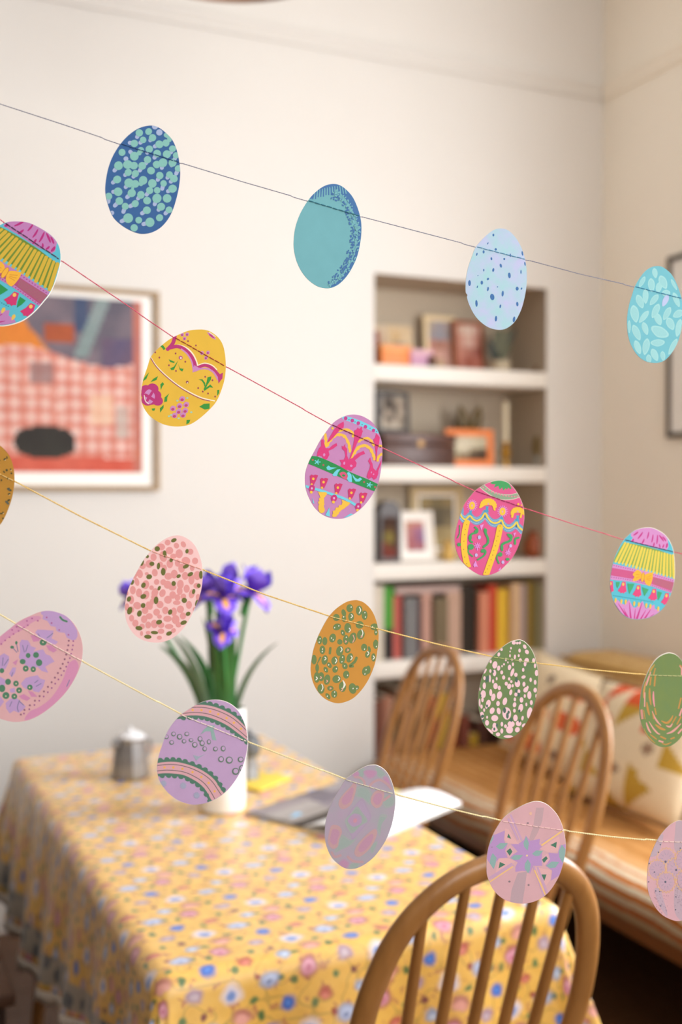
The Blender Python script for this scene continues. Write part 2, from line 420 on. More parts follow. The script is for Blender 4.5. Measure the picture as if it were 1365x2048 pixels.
MB().lathe([(.03, 0), (.03, .006), (.012, .014), (.01, .03), (.018, .045), (.024, .06), (.018, .076), (.01, .085), (.018, .098), (.018, .104), (.012, .104)], 20).build('body', mat('brass', '#d8a648', .25, '#b98430', 10, metal=.8), r)
c = MB().lathe([(.011, 0), (.0115, .06), (.0115, .16), (.01, .166), (.004, .168)], 14).build('candle', mat('candle_wax', '#eadcbc', .5), None, origin=(0, 0, 0)); c.location = (shx(1006), YS - .02, z + .105)
tag(c, 'cream candle standing in the brass candlestick', 'candle')
r = tag(empty('dish', (shx(1072), YS - .05, z)), 'pale blue-grey cup at the right end of the second shelf', 'cup')
MB().lathe([(.022, 0), (.026, .004), (.036, .03), (.036, .044), (.032, .044), (.03, .03)], 20).build('body', mat('pale_blue_glaze', '#aeb4b0', .4), r)
o = MB().lathe([(.004, -.004), (.02, .004), (.031, .03), (.034, .056), (.028, .088), (.014, .112), (.003, .12)], 18).build('wooden_egg', mat('olive_wood', '#7e6a3c', .5, '#655126', 12), None); o.location = (shx(1068), YS - .05, z + .036)
tag(o, 'olive brown wooden egg resting in the pale blue-grey cup', 'ornament')

z = SHZ[2]
r = tag(empty('shrine_box', (shx(772), YS - .01, z)), 'dark arched wooden box with a colourful inside on the third shelf', 'box')
pr = [(-.048, 0), (.048, 0)] + [(.048 * math.cos(a), .19 + .055 * math.sin(a)) for a in [math.pi * i / 10 for i in range(11)]]
n = len(pr); vs = [(x, -.03, q) for x, q in pr] + [(x, .03, q) for x, q in pr]
MB().add(vs, [list(range(n)), list(range(n, 2 * n))[::-1]] + [((i + 1) % n, i, n + i, n + (i + 1) % n) for i in range(n)]).build('body', M_DARKWOOD, r, smooth=False)
patch_pic(MB(), .07, .16, bands([['#3a2418', '#4a2c1c', '#3a2418'], ['#4a3018', '#6a5030', '#40281a'], ['#6a5a2a', '#8a7a3a', '#4a3018'], ['#7a3a28', '#5a4a24', '#54301e'], ['#6e2e22', '#7a3428', '#5e2a1e']]), 6, 8, -.0312, -.035, .02).build('picture', M_ART, r, smooth=False)
fr_px('photo_frame', 'large beige frame with a grey picture at the back of the third shelf', 'photo frame', 820, 926, 972, z, YS + .13, .034, FM_BEIGE,
      bands([['#a89468', '#8a7a58', '#a08c64'], ['#8a7c60', '#6e6450', '#7c705a'], ['#8c7e62', '#6a604e', '#8a7c60'], ['#b49e70', '#a8946a', '#b8a478'], ['#c2ac7c', '#baa474', '#b8a070']]), mount=.012, tilt=.03)
fr_px('photo_frame', 'white frame with a small pink and violet picture leaning on the third shelf', 'photo frame', 798, 868, 1022, z, YS - .0, .012, FM_WHITE,
      bands([['#d09a80', '#cc8878', '#c48a80'], ['#c88a80', '#b0748a', '#9a7296'], ['#c07a78', '#a86c80', '#8a6a98'], ['#b86e6c', '#b0707a', '#a86a74']]), mount=.028, tilt=.2, rz=-.12)
r = tag(empty('jar', (shx(890), YS - .03, z)), 'small yellow jar on the third shelf beside the white frame', 'jar')
MB().lathe([(.022, 0), (.026, .006), (.026, .05), (.02, .06)], 18).build('body', mat('yellow_glaze', '#d9b264', .45, '#c49a48', 10), r)
MB().lathe([(.022, .06), (.022, .072), (.006, .078), (.006, .086), (.002, .088)], 18).build('lid', mat('yellow_lid', '#c9a054', .45), r)
r = tag(empty('pot', (shx(1062), YS - .03, z)), 'round rust red pot at the right end of the third shelf', 'pot')
MB().lathe([(.03, 0), (.044, .012), (.05, .04), (.044, .075), (.028, .1), (.026, .108), (.03, .114)], 22).build('body', mat('rust_glaze', '#a04f26', .5, '#7e3a1a', 9), r)

# books
BOOK_ROWS = (
    (SHZ[3], 'books on the fourth shelf', [  # spine px range, top py, colour, word, lower band
        (746, 766, 1172, '#d8ccba', 'white'), (767, 788, 1174, '#4d9a38', 'green', '#2c2624'), (789, 808, 1192, '#c9645a', 'coral red'),
        (809, 834, 1196, '#7d7b7a', 'blue-grey'), (835, 846, 1196, '#4a2a2a', 'maroon'), (847, 868, 1186, '#cfa08e', 'dusty pink'),
        (869, 895, 1196, '#7a6a50', 'taupe brown'), (896, 924, 1184, '#c8a48e', 'beige'), (925, 957, 1170, '#33291f', 'black'),
        (958, 977, 1184, '#dc8d6e', 'salmon'), (978, 996, 1170, '#c9432a', 'bright red'), (997, 1021, 1178, '#efc23e', 'yellow'),
        (1022, 1041, 1166, '#dfba92', 'peach'), (1042, 1054, 1168, '#a8969c', 'lavender grey'), (1055, 1073, 1162, '#9a7e3a', 'olive brown'), (1074, 1089, 1168, '#a09a74', 'sage green')]),
    (SHZ[4], 'books on the lowest shelf', [
        (750, 768, 1400, '#7a4a38', 'brown red'), (769, 786, 1392, '#b07a60', 'tan'), (787, 800, 1398, '#4a4a3c', 'dark green'), (801, 822, 1382, '#a87c58', 'sandy'),
        (823, 838, 1408, '#40342c', 'near-black'), (839, 858, 1376, '#b48a62', 'pale tan'), (859, 874, 1396, '#a8482c', 'rust'), (875, 900, 1388, '#d9b23a', 'golden yellow'),
        (901, 920, 1420, '#b05a34', 'orange brown'), (921, 938, 1430, '#8a4a38', 'brick'), (939, 958, 1468, '#c89c2c', 'mustard'), (959, 985, 1440, '#5e3a2c', 'chocolate'), (986, 1010, 1450, '#4a2c26', 'dark plum'), (1011, 1040, 1430, '#6e4c38', 'umber'), (1041, 1068, 1440, '#3e3230', 'charcoal')]))
M_PAGE = mat('book_pages', '#e6dcc8', .9, '#d8ccb4', 40, (1, 60, 1))
for zb, grp, rows in BOOK_ROWS:
    for i, row in enumerate(rows):
        p0, p1, pt, colr, word = row[:5]
        y0 = YB + .035 + .012 * ((i * 7) % 3)
        x0, x1 = at(p0, 1200, 1, YB + .04).x + .0006, at(p1 + 1, 1200, 1, YB + .04).x - .0006
        h = at((p0 + p1) / 2, pt, 1, y0).z - zb; d = .19; t = x1 - x0
        r = tag(empty('book', ((x0 + x1) / 2, y0, zb)), '%s book %s' % (word, 'upright on the fourth shelf of the alcove' if zb == SHZ[3] else 'upright on the lowest shelf behind the far chair'), 'book', grp)
        c = MB(); q = .0025
        c.cur = rgb(colr, .78)  # book colours dimmed to carry the shade inside the alcove
        zc = h * .42 if len(row) > 5 else 0
        if zc:
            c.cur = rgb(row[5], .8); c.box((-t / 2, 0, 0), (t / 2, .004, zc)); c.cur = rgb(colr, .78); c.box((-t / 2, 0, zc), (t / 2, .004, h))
        else: c.box((-t / 2, 0, 0), (t / 2, .004, h))
        c.box((-t / 2, .004, 0), (-t / 2 + q, d, h)); c.box((t / 2 - q, .004, 0), (t / 2, d, h))
        c.build('cover', ink_mat('book_cloth', .7, .1, 40), r, smooth=False)
        MB().box((-t / 2 + q, .004, .003), (t / 2 - q, d - .004, h - .004)).build('page_block', M_PAGE, r, smooth=False)
x0, x1, y0 = at(792, 1200, 1, YB + .05).x, at(921, 1200, 1, YB + .05).x, YB + .05
ztop = SHZ[3] + max(at((a[0] + a[1]) / 2, a[2], 1, YB + .035 + .012 * ((i * 7) % 3)).z - SHZ[3] for i, a in enumerate(BOOK_ROWS[0][2]) if 788 < a[0] < 920)
r = tag(empty('book', ((x0 + x1) / 2, y0, ztop + .0005)), 'mauve-grey book lying flat on top of the upright books of the fourth shelf', 'book')
c = MB(); c.cur = rgb('#b39a92'); w2 = (x1 - x0) / 2
c.box((-w2, 0, 0), (w2, .2, .003)).box((-w2, 0, .022), (w2, .2, .025)).box((-w2, 0, .003), (w2, .004, .022)); c.build('cover', ink_mat('book_cloth'), r, smooth=False)
MB().box((-w2 + .003, .004, .003), (w2 - .003, .196, .022)).build('page_block', M_PAGE, r, smooth=False)

# ------------------------------------------------------------------ pictures on the walls
FX0, FX1, FZ0, FZ1 = .25, 1.022, 1.478, 2.172
r = tag(empty('framed_print', ((FX0 + FX1) / 2, YB - .001, FZ0)), 'large print of a checked table in a thin oak frame on the white wall', 'picture')
w2, h = (FX1 - FX0) / 2, FZ1 - FZ0; bw = .017
b = MB().box((-w2, -.028, 0), (-w2 + bw, 0, h)).box((w2 - bw, -.028, 0), (w2, 0, h)).box((-w2 + bw, -.028, 0), (w2 - bw, 0, bw)).box((-w2 + bw, -.028, h - bw), (w2 - bw, 0, h))
b.build('frame', M_OAK, r, smooth=False)
MB().box((-w2 + bw, -.014, bw), (w2 - bw, -.004, h - bw)).build('mount', M_MAT, r, smooth=False)
AXL, AXR, AZB, AZT = .31, .962, 1.54, 2.135
r2 = random.Random(3)
def art(u, v):
    x, y = AXL + u * (AXR - AXL), AZB + v * (AZT - AZB); k = (x - .489) / (.962 - .489)   # k 0..1 over the width in view
    n = noise.noise(Vector((x * 14, y * 14, 2.3))) * .5 + .5
    hx = lambda a, c, t: tuple(int(a[i] + (c[i] - a[i]) * max(0, min(1, t))) for i in range(3))
    if k > .93: return hx((206, 120, 90), (176, 110, 110), n)
    ex, ey = (k - .30) / .215, (v - .17) / .09
    if abs(ex) ** 2.6 + abs(ey) ** 2.6 < 1: return hx((48, 42, 40), (62, 60, 52), n)
    if v < .075 + .03 * n: return hx((206, 84, 66), (216, 112, 92), n)
    if v < .66 + .05 * math.sin(k * 5 + 1) :
        gx, gy = math.sin(x * 2 * math.pi / .050 + .8 * n), math.sin(y * 2 * math.pi / .047 + 1.5 * n)
        s = (gx > 0) + (gy > 0)
        c = ((240, 222, 220), (222, 148, 136), (198, 92, 78))[s]
        c = hx(c, (226, 170, 150), .35 + .25 * n)
        if .8 < k < .9 and .2 < v < .38: c = hx(c, (190, 178, 168), .7)
        if .62 < k < .78 and .28 < v < .45: c = hx(c, (236, 205, 170), .6)
        if .2 < k < .36 and .5 < v < .62: c = hx(c, (140, 112, 112), .7)
        return c
    if v > .66 and k < .35 - (v - .66) * 1.0 and v < .90: return hx((232, 146, 62), (214, 120, 50), n)      # orange cone
    if .30 < k < .5 and .74 < v < .84: return hx((178, 92, 56), (160, 80, 56), n)
    if abs(k - .62 + (v - .8) * -.5) < .05 and v > .66: return hx((120, 140, 136), (150, 160, 160), n)
    if .5 < k < .60 and v > .8: return hx((62, 76, 108), (84, 92, 116), n)
    if .7 < k < .93 and v < .78: return hx((84, 86, 124), (120, 90, 100), n)
    if k < .2 and v > .88: return hx((150, 130, 110), (110, 110, 100), n)
    return hx((132, 116, 124), (96, 92, 104), (n - .2) * 1.6)
patch_pic(MB(), AXR - AXL, AZT - AZB, art, 84, 76, -.0146, AXL - (FX0 + FX1) / 2, AZB - FZ0).build('picture', M_ART, r, smooth=False)

r = framed('framed_print', 'thin black frame with a pale pink mount on the right wall', 'picture', (XR - .001, 3.035, 1.683), .69, .70, .018,
           mat('frame_olive_black', '#4a4030', .45, '#3a3226', 6), bands([['#d8c4b4'] * 3, ['#c8a890', '#b89880', '#d0b8a4'], ['#d0b8a8', '#c0a090', '#c8b0a0']]), mount=.13, rz=-math.pi / 2)
r.rotation_euler = (0, 0, -math.pi / 2)

# ------------------------------------------------------------------ pendant lamp over the table (only its rim shows)
P = at_depth(480, 6, 2.9); C = P - Vector((math.sin(YAW), math.cos(YAW), 0)) * .295
r = tag(empty('pendant_lamp', (C.x, C.y, P.z)), 'pale rattan pendant lampshade hanging at the upper picture edge', 'lamp')
MB().lathe([(.296, 0), (.29, .03), (.25, .12), (.17, .2), (.06, .24), (.055, .235), (.165, .192), (.243, .113), (.282, .028), (.288, 0)], 40, caps=False).build('shade', mat('rattan', '#b98f70', .7, '#9a7256', 40), r)
MB().lathe([(.295, 0), (.299, .004), (.299, .012), (.287, .012), (.287, 0)], 40, caps=False).build('rim', mat('rattan_rim', '#a57c60', .7), r)
MB().lathe([(.02, .15), (.022, .2), (.02, .26)], 14).build('socket', M_DARKWOOD, r)
MB().lathe([(.004, .2), (.03, .12), (.03, .09), (.006, .06)], 16).build('bulb', mat('opal_glass', '#efe9df', .3), r)
MB().sweep([(0, 0, .25), (0, 0, ZC - P.z - .02)], .004, 8).build('cord', M_DARKWOOD, r)
MB().lathe([(.05, ZC - P.z - .035), (.05, ZC - P.z - .001)], 20).build('ceiling_rose', M_TRIM, r)

# ------------------------------------------------------------------ table and cloths
TX0, TX1, TY0, TY1, TZ = .418, 1.160, 1.585, 3.095, .75
r = tag(empty('dining_table', ((TX0 + TX1) / 2, (TY0 + TY1) / 2, 0)), 'wooden dining table hidden under the yellow flowered cloth', 'table')
hx, hy = (TX1 - TX0) / 2 - .014, (TY1 - TY0) / 2 - .014
MB().box((-hx, -hy, TZ - .035), (hx, hy, TZ - .0035), ch=.0155).build('tabletop', M_HONEY_D, r)
MB().box((-hx + .09, -hy + .12, TZ - .12), (hx - .09, hy - .12, TZ - .035)).build('apron', M_HONEY_D, r, smooth=False)
for sx in (-1, 1):
    for sy in (-1, 1):
        MB().sweep([(sx * (hx - .1), sy * (hy - .16), TZ - .036), (sx * (hx - .03), sy * (hy - .09), 0)], [.026, .016], 12).build('leg', M_HONEY, r)

DROP = .262
def drape(u, v, drop=DROP, gap=0.0, top=TZ):
    """flat cloth position -> draped position"""
    rr = .026
    qx, qy = min(max(u, TX0 + rr), TX1 - rr), min(max(v, TY0 + rr), TY1 - rr)
    ox, oy = u - qx, v - qy; s = math.hypot(ox, oy)
    if s < 1e-6: return Vector((u, v, top))
    nx, ny = ox / s, oy / s; arc = rr * math.pi / 2
    if s < arc:
        a = s / rr; return Vector((qx + nx * (rr + gap) * math.sin(a), qy + ny * (rr + gap) * math.sin(a), top - rr * (1 - math.cos(a))))
    corner = min(abs(nx), abs(ny)) / .7071
    h = (s - arc) * (1 - .26 * corner)
    if nx < 0: h *= 1 + (-.5 + .8 * max(0, min(1, (v - 1.5) / .95))) * nx * nx     # hangs shorter towards the near corner
    k = h / drop
    out = rr + gap + .10 * h + .20 * h * corner
    fold = .016 * k * math.sin((u * ny * ny + v * nx * nx) * 2 * math.pi / .235 + 1.3) * (1 - corner) + .02 * k * corner * math.sin(math.atan2(ny, nx) * 14)
    out += max(-.008, fold)
    return Vector((qx + nx * out, qy + ny * out, top - rr - h * (.992 - .06 * corner)))
def cloth_mesh(name, m, parent, u0, u1, v0, v1, nu, nv, fn, thick=.0012):
    vs, at_f, at_e = [], [], []
    for j in range(nv + 1):
        for i in range(nu + 1):
            u, v = u0 + (u1 - u0) * i / nu, v0 + (v1 - v0) * j / nv
            vs.append(fn(u, v)); at_f.extend((u, v, 0)); at_e.append(min(u - u0, u1 - u, v - v0, v1 - v))
    w = nu + 1
    fs = [(j * w + i, j * w + i + 1, (j + 1) * w + i + 1, (j + 1) * w + i) for j in range(nv) for i in range(nu)]
    me = bpy.data.meshes.new(name); me.from_pydata(vs, [], fs); me.materials.append(m)
    a = me.attributes.new('flat', 'FLOAT_VECTOR', 'POINT'); a.data.foreach_set('vector', at_f)
    e = me.attributes.new('edge', 'FLOAT', 'POINT'); e.data.foreach_set('value', at_e)
    me.polygons.foreach_set('use_smooth', [True] * len(me.polygons)); me.update()
    o = bpy.data.objects.new(name, me); COL.objects.link(o)
    if parent: o.parent = parent
    sm = o.modifiers.new('thickness', 'SOLIDIFY'); sm.thickness = thick; sm.offset = -1
    return o

def floral_cloth():
    m = bpy.data.materials.new('yellow_flowered_cotton'); m.use_nodes = True
    nt = m.node_tree; bs = nt.nodes['Principled BSDF']
    fa = nd(nt, 'ShaderNodeAttribute'); fa.attribute_name = 'flat'
    n0 = nd(nt, 'ShaderNodeTexNoise'); n0.inputs['Scale'].default_value = 45; n0.inputs['Detail'].default_value = 1.5
    nt.links.new(fa.outputs['Vector'], n0.inputs['Vector'])
    sub = nd(nt, 'ShaderNodeVectorMath', operation='SUBTRACT'); nt.links.new(n0.outputs['Color'], sub.inputs[0]); sub.inputs[1].default_value = (.5, .5, .5)
    scl = nd(nt, 'ShaderNodeVectorMath', operation='SCALE'); nt.links.new(sub.outputs[0], scl.inputs[0]); scl.inputs['Scale'].default_value = .013
    ad = nd(nt, 'ShaderNodeVectorMath', operation='ADD'); nt.links.new(fa.outputs['Vector'], ad.inputs[0]); nt.links.new(scl.outputs[0], ad.inputs[1])
    sp = nd(nt, 'ShaderNodeSeparateXYZ'); nt.links.new(ad.outputs[0], sp.inputs[0])
    PX, PY, SHF = .126, .170, .57
    U = mth(nt, 'MULTIPLY_ADD', sp.outputs[0], 1 / PX, -.511 / PX)
    ui = mth(nt, 'FLOOR', U); fu = mth(nt, 'SUBTRACT', U, ui)
    V = mth(nt, 'MULTIPLY_ADD', sp.outputs[1], 1 / PY, -1.609 / PY)
    V = mth(nt, 'SUBTRACT', V, mth(nt, 'MULTIPLY', ui, SHF)); fv = mth(nt, 'FRACT', V)
    base = mix_rgb(nt, n0.outputs[0], rgb('#e0aa3e'), rgb('#ecbe5a'))
    def spot(prev, cu, cv, ru, rv, colr, soft=.35):
        # distance in metres to the motif centre, wrapped once round the tile
        du = mth(nt, 'SUBTRACT', fu, cu); dv = mth(nt, 'SUBTRACT', fv, cv)
        if cu > .85 or cu < .15:   # the neighbour column starts SHF lower
            far = mth(nt, 'LESS_THAN', fu, .5) if cu > .85 else mth(nt, 'GREATER_THAN', fu, .5)
            sg = 1 if cu > .85 else -1
            du = mth(nt, 'ADD', du, mth(nt, 'MULTIPLY', far, sg)); dv = mth(nt, 'ADD', dv, mth(nt, 'MULTIPLY', far, sg * SHF))
        dv = mth(nt, 'SUBTRACT', dv, mth(nt, 'ROUND', dv))
        du = mth(nt, 'MULTIPLY', du, PX / ru); dv = mth(nt, 'MULTIPLY', dv, PY / rv)
        q = mth(nt, 'SQRT', mth(nt, 'ADD', mth(nt, 'MULTIPLY', du, du), mth(nt, 'MULTIPLY', dv, dv)))
        mr = nd(nt, 'ShaderNodeMapRange'); nt.links.new(q, mr.inputs[0])
        for i, x in ((1, 1 - soft), (2, 1 + soft), (3, 1), (4, 0)): mr.inputs[i].default_value = x
        return mix_rgb(nt, mr.outputs[0], prev, rgb(colr))
    n3 = nd(nt, 'ShaderNodeTexNoise'); n3.inputs['Scale'].default_value = 26; n3.inputs['Detail'].default_value = 0; nt.links.new(fa.outputs['Vector'], n3.inputs['Vector'])
    vine = mth(nt, 'LESS_THAN', mth(nt, 'ABSOLUTE', mth(nt, 'SUBTRACT', n3.outputs[0], .5)), .022)
    n4 = nd(nt, 'ShaderNodeTexNoise'); n4.inputs['Scale'].default_value = 60; nt.links.new(fa.outputs['Vector'], n4.inputs['Vector'])
    c = mix_rgb(nt, mth(nt, 'MULTIPLY', vine, .4), base, rgb('#8a7430'))
    c = mix_rgb(nt, mth(nt, 'GREATER_THAN', n4.outputs[0], .62), c, rgb('#c4884a'))
    for (cu, cv, ru, rv, colr) in (  # paler motifs lightened in place of the sheen washing over the cloth
            (.50, .60, .007, .005, '#55743a'), (.60, .45, .006, .008, '#47682f'), (.10, .40, .008, .005, '#5f7038'), (.60, .12, .006, .007, '#55743a'),
            (.30, .90, .005, .008, '#64763a'), (.86, .75, .007, .006, '#5a6c36'), (.86, .12, .006, .006, '#7a3a34'), (.05, .15, .005, .007, '#5f7038'), (.55, .80, .005, .005, '#9c4226'),
            (.355, .475, .017, .012, '#b4705e'), (.34, .44, .012, .008, '#e4a294'),
            (.24, .245, .0165, .017, '#a04a50'), (.24, .235, .012, .011, '#dc9aac'), (.24, .22, .006, .005, '#c06a80'),
            (.44, .975, .013, .009, '#b4503e'), (.44, .955, .007, .005, '#d47c68'),
            (.75, .30, .013, .011, '#a4869a'), (.75, .29, .006, .005, '#c4b0b8'),
            (.715, .76, .0165, .013, '#8c9ac0'), (.715, .76, .011, .009, '#bcc8e4'), (.70, .74, .005, .004, '#7c8ab4'),
            (.22, .69, .0165, .015, '#dfd4dc'), (.215, .675, .009, .008, '#6d8cc8'),
            (.955, .975, .012, .010, '#8ea2c6'), (.955, .965, .006, .005, '#c4cfe0'),
            (.955, .51, .0125, .0115, '#2a62be'), (.955, .51, .005, .0045, '#4a82d4')):
        c = spot(c, cu, cv, ru, rv, colr)
    ed = nd(nt, 'ShaderNodeAttribute'); ed.attribute_name = 'edge'
    def step(a, b2, x, y):
        mr = nd(nt, 'ShaderNodeMapRange'); nt.links.new(ed.outputs['Fac'], mr.inputs[0])
        for i, q in ((1, a), (2, b2), (3, x), (4, y)): mr.inputs[i].default_value = q
        return mr.outputs[0]
    vor = nd(nt, 'ShaderNodeTexVoronoi'); vor.inputs['Scale'].default_value = 30; nt.links.new(ad.outputs[0], vor.inputs['Vector'])
    lace = mix_rgb(nt, mth(nt, 'LESS_THAN', vor.outputs['Distance'], .42), rgb('#a09688'), rgb('#50575c'))
    band = mth(nt, 'MULTIPLY', step(.014, .018, 0, 1), step(.062, .068, 1, 0))
    c = mix_rgb(nt, band, c, lace)
    nt.links.new(c, bs.inputs['Base Color'])
    bs.inputs['Roughness'].default_value = .45; bs.inputs['Specular IOR Level'].default_value = .8; bs.inputs['Sheen Weight'].default_value = .22; bs.inputs['Sheen Roughness'].default_value = .35; bs.inputs['Coat Weight'].default_value = .6; bs.inputs['Coat Roughness'].default_value = .4
    w = nd(nt, 'ShaderNodeTexNoise'); w.inputs['Scale'].default_value = 14; nt.links.new(fa.outputs['Vector'], w.inputs['Vector'])
    bp = nd(nt, 'ShaderNodeBump'); bp.inputs['Strength'].default_value = .25; bp.inputs['Distance'].default_value = .012
    nt.links.new(w.outputs[0], bp.inputs['Height']); nt.links.new(bp.outputs[0], bs.inputs['Normal'])
    return m
cl = cloth_mesh('tablecloth', floral_cloth(), None, TX0 - DROP, TX1 + DROP, TY0 - DROP, TY1 + DROP, 110, 160, drape)
tag(cl, 'yellow cotton tablecloth printed with small blue, pink and white flowers', 'tablecloth')
# lace edging sewn to the hem, scalloped
M_LACE = mat('lace_cotton', '#cfc4b6', .9, '#a89c90', 60)
U0, U1, V0, V1 = TX0 - DROP, TX1 + DROP, TY0 - DROP, TY1 + DROP
per = []
N = 60
for i in range(N): per.append((U0 + (U1 - U0) * i / N, V0, 0, -1))
for i in range(2 * N): per.append((U1, V0 + (V1 - V0) * i / (2 * N), 1, 0))
for i in range(N): per.append((U1 - (U1 - U0) * i / N, V1, 0, 1))
for i in range(2 * N): per.append((U0, V1 - (V1 - V0) * i / (2 * N), -1, 0))
b = MB(); vs = []
for i, (u, v, nx, ny) in enumerate(per):
    sc = .016 + .010 * abs(math.sin(i * math.pi / 4))
    a = drape(u, v); c = drape(u + nx * .004, v + ny * .004); d = (c - a).normalized()
    vs += [a - d * .004, a + d * sc]
n = len(per); b.add(vs, [(2 * i, 2 * ((i + 1) % n), 2 * ((i + 1) % n) + 1, 2 * i + 1) for i in range(n)])
o = b.build('lace_edging', M_LACE, cl); o['label'] = 'off-white scalloped lace edging'
sm = o.modifiers.new('thickness', 'SOLIDIFY'); sm.thickness = .0012; sm.offset = 0

# ------------------------------------------------------------------ hoop-backed chairs
BOW = [(-.148, .445), (-.160, .52), (-.172, .60), (-.182, .70), (-.182, .76), (-.174, .82), (-.155, .882), (-.122, .93), (-.07, .966), (0, .980)]
BOW = BOW + [(-x, q) for x, q in BOW[-2::-1]]
def lean(q): return -.175 * max(0, (q - .445) / .545) ** 1.05
def bow_half(q):
    prev = None
    for x, zz in BOW[:10]:
        if prev and prev[1] <= q <= zz: return -(prev[0] + (x - prev[0]) * (q - prev[1]) / (zz - prev[1]))
        prev = (x, zz)
    return 0
def make_chair():
    r = empty('windsor_chair')
    b = MB()                                           # dished seat with a rounded, waisted outline
    N_, R_ = 40, 7; vs = []
    def outline(a):
        x, y = math.cos(a), math.sin(a); p = 3.2
        k = (abs(x) ** p + abs(y) ** p) ** (-1 / p)
        return x * k * (.205 + .018 * y * k), .17 + y * k * .205
    for side in (0, 1):
        for j in range(R_ + 1):
            f = j / R_
            for i in range(N_):
                ox, oy = outline(2 * math.pi * i / N_)
                x, y = ox * f, .17 + (oy - .17) * f
                dish = -.012 * (1 - f ** 4) + (.004 if y > .3 else 0) * (1 - abs(x) / .2)
                rim = -.010 * max(0, f - .86) / .14
                vs.append((x, y, .448 + dish + rim) if side == 0 else (x * .97, .17 + (y - .17) * .97, .415 + .012 * max(0, f - .8) / .2))
    M1 = (R_ + 1) * N_; fs = []
    for j in range(R_):
        for i in range(N_):
            k = (i + 1) % N_
            fs.append((j * N_ + i, (j + 1) * N_ + i, (j + 1) * N_ + k, j * N_ + k)); fs.append((M1 + j * N_ + k, M1 + (j + 1) * N_ + k, M1 + (j + 1) * N_ + i, M1 + j * N_ + i))
    for i in range(N_):
        k = (i + 1) % N_; fs.append((R_ * N_ + i, M1 + R_ * N_ + i, M1 + R_ * N_ + k, R_ * N_ + k))
    b.add(vs, fs).build('seat', M_HONEY_D, r)
    path = catmull([(x, lean(q), q, ) for x, q in BOW], False, 5)
    path[0] = Vector((path[0].x, path[0].y, .43)); path[-1] = Vector((path[-1].x, path[-1].y, .43))
    MB().sweep(path, (.0185, .0125), 14, ref=(0, 1, .3)).build('bow', M_HONEY, r)
    for k in range(5):
        t = (k - 2) / 2; xb = t * .098; xt = t * .118
        zt = .97
        while zt > .5 and bow_half(zt) < abs(xt) - .004: zt -= .004
        zt = min(zt, .968)
        p0, p1 = Vector((xb, .012, .43)), Vector((xt, lean(zt), zt))
        MB().sweep([p0.lerp(p1, q / 6) for q in range(7)], [.0085, .0092, .0095, .0092, .0088, .0082, .0074], 10).build('spindle', M_HONEY, r)
    for sx in (-1, 1):
        for (y0, y1) in ((.07, .0), (.29, .35)):
            p0, p1 = Vector((sx * .135, y0, .43)), Vector((sx * .19, y1, 0))
            MB().sweep([p0.lerp(p1, q / 6) for q in range(7)], [.012, .016, .0185, .019, .0175, .0145, .0125], 12).build('leg', M_HONEY, r)
        a, c = Vector((sx * .135, .07, .43)).lerp(Vector((sx * .19, .0, 0)), .55), Vector((sx * .135, .29, .43)).lerp(Vector((sx * .19, .35, 0)), .55)
        MB().sweep([a.lerp(c, q / 4) for q in range(5)], [.008, .011, .013, .011, .008], 10).build('stretcher', M_HONEY, r)
    q0 = Vector((-.166, .176, .19)); q1 = Vector((.166, .176, .19))
    MB().sweep([q0.lerp(q1, q / 4) for q in range(5)], [.008, .011, .013, .011, .008], 10).build('stretcher', M_HONEY, r)
    return r
ch = make_chair()
for i, (x, y, a, lab) in enumerate((
        (.812, 1.415, 0, 'honey wood hoop-back chair at the near end of the table'),
        (1.505, 2.25, math.pi / 2, 'honey wood hoop-back chair in front of the daybed cushions'),
        (1.545, 3.0, math.pi / 2, 'honey wood hoop-back chair standing before the book shelves'))):
    c = ch if i == 0 else copy_tree(ch)
    c.location = (x, y, 0); c.rotation_euler = (0, 0, a); tag(c, lab, 'chair', 'hoop-back chairs round the table')

r = tag(empty('bench', (.090, 2.85, 0)), 'brown wooden bench half under the left side of the table', 'bench')
MB().box((-.33, -.54, .42), (.23, -.358, .45), ch=.006).build('seat_plank', mat('bench_wood', '#5c3c28', .5, '#3f2717', 4, (1, 8, 1)), r)
for k in range(1, 7):
    MB().box((-.33, -.54 + k * .184, .42), (.23, -.358 + k * .184, .45), ch=.006).build('seat_plank', mat('bench_wood', '#5c3c28'), r)
for sx in (-.29, .19):
    for sy in (-.50, .66):
        MB().sweep([(sx, sy, .42), (sx * 1.06, sy * 1.03, 0)], [.024, .018], 10).build('leg', M_DARKWOOD, r)
    MB().box((sx - .012, -.48, .36), (sx + .012, .62, .42)).build('rail', M_DARKWOOD, r, smooth=False)

# ------------------------------------------------------------------ daybed along the right wall
r = tag(empty('daybed', (1.83, 2.0, 0)), 'low wooden daybed along the right wall', 'daybed')
BX0, BX1, BY0, BY1 = 1.83, 2.925, .75, 3.74
MB().box((.0, BY0 - 2, .335), (.028, BY1 - 2, .40), ch=.005).build('front_rail', mat('rail_wood', '#8a5a30', .4, '#6e4422', 4, (6, 1, 6)), r)
MB().box((BX1 - BX0 - .028, BY0 - 2, .3), (BX1 - BX0, BY1 - 2, .40)).build('back_rail', M_HONEY_D, r, smooth=False)
MB().box((.028, BY0 - 2, .36), (BX1 - BX0 - .028, BY0 - 1.97, .40)).build('end_rail', M_HONEY_D, r, smooth=False)
MB().box((.028, BY1 - 2.03, .36), (BX1 - BX0 - .028, BY1 - 2, .40)).build('end_rail', M_HONEY_D, r, smooth=False)
MB().box((.028, BY0 - 1.97, .36), (BX1 - BX0 - .028, BY1 - 2.03, .38)).build('base_panel', M_DARKWOOD, r, smooth=False)
MB().box((.03, BY0 - 1.965, .38), (BX1 - BX0 - .03, BY1 - 2.035, .458), ch=.03).build('mattress', mat('mattress_ticking', '#d8c8ae', .9), r)
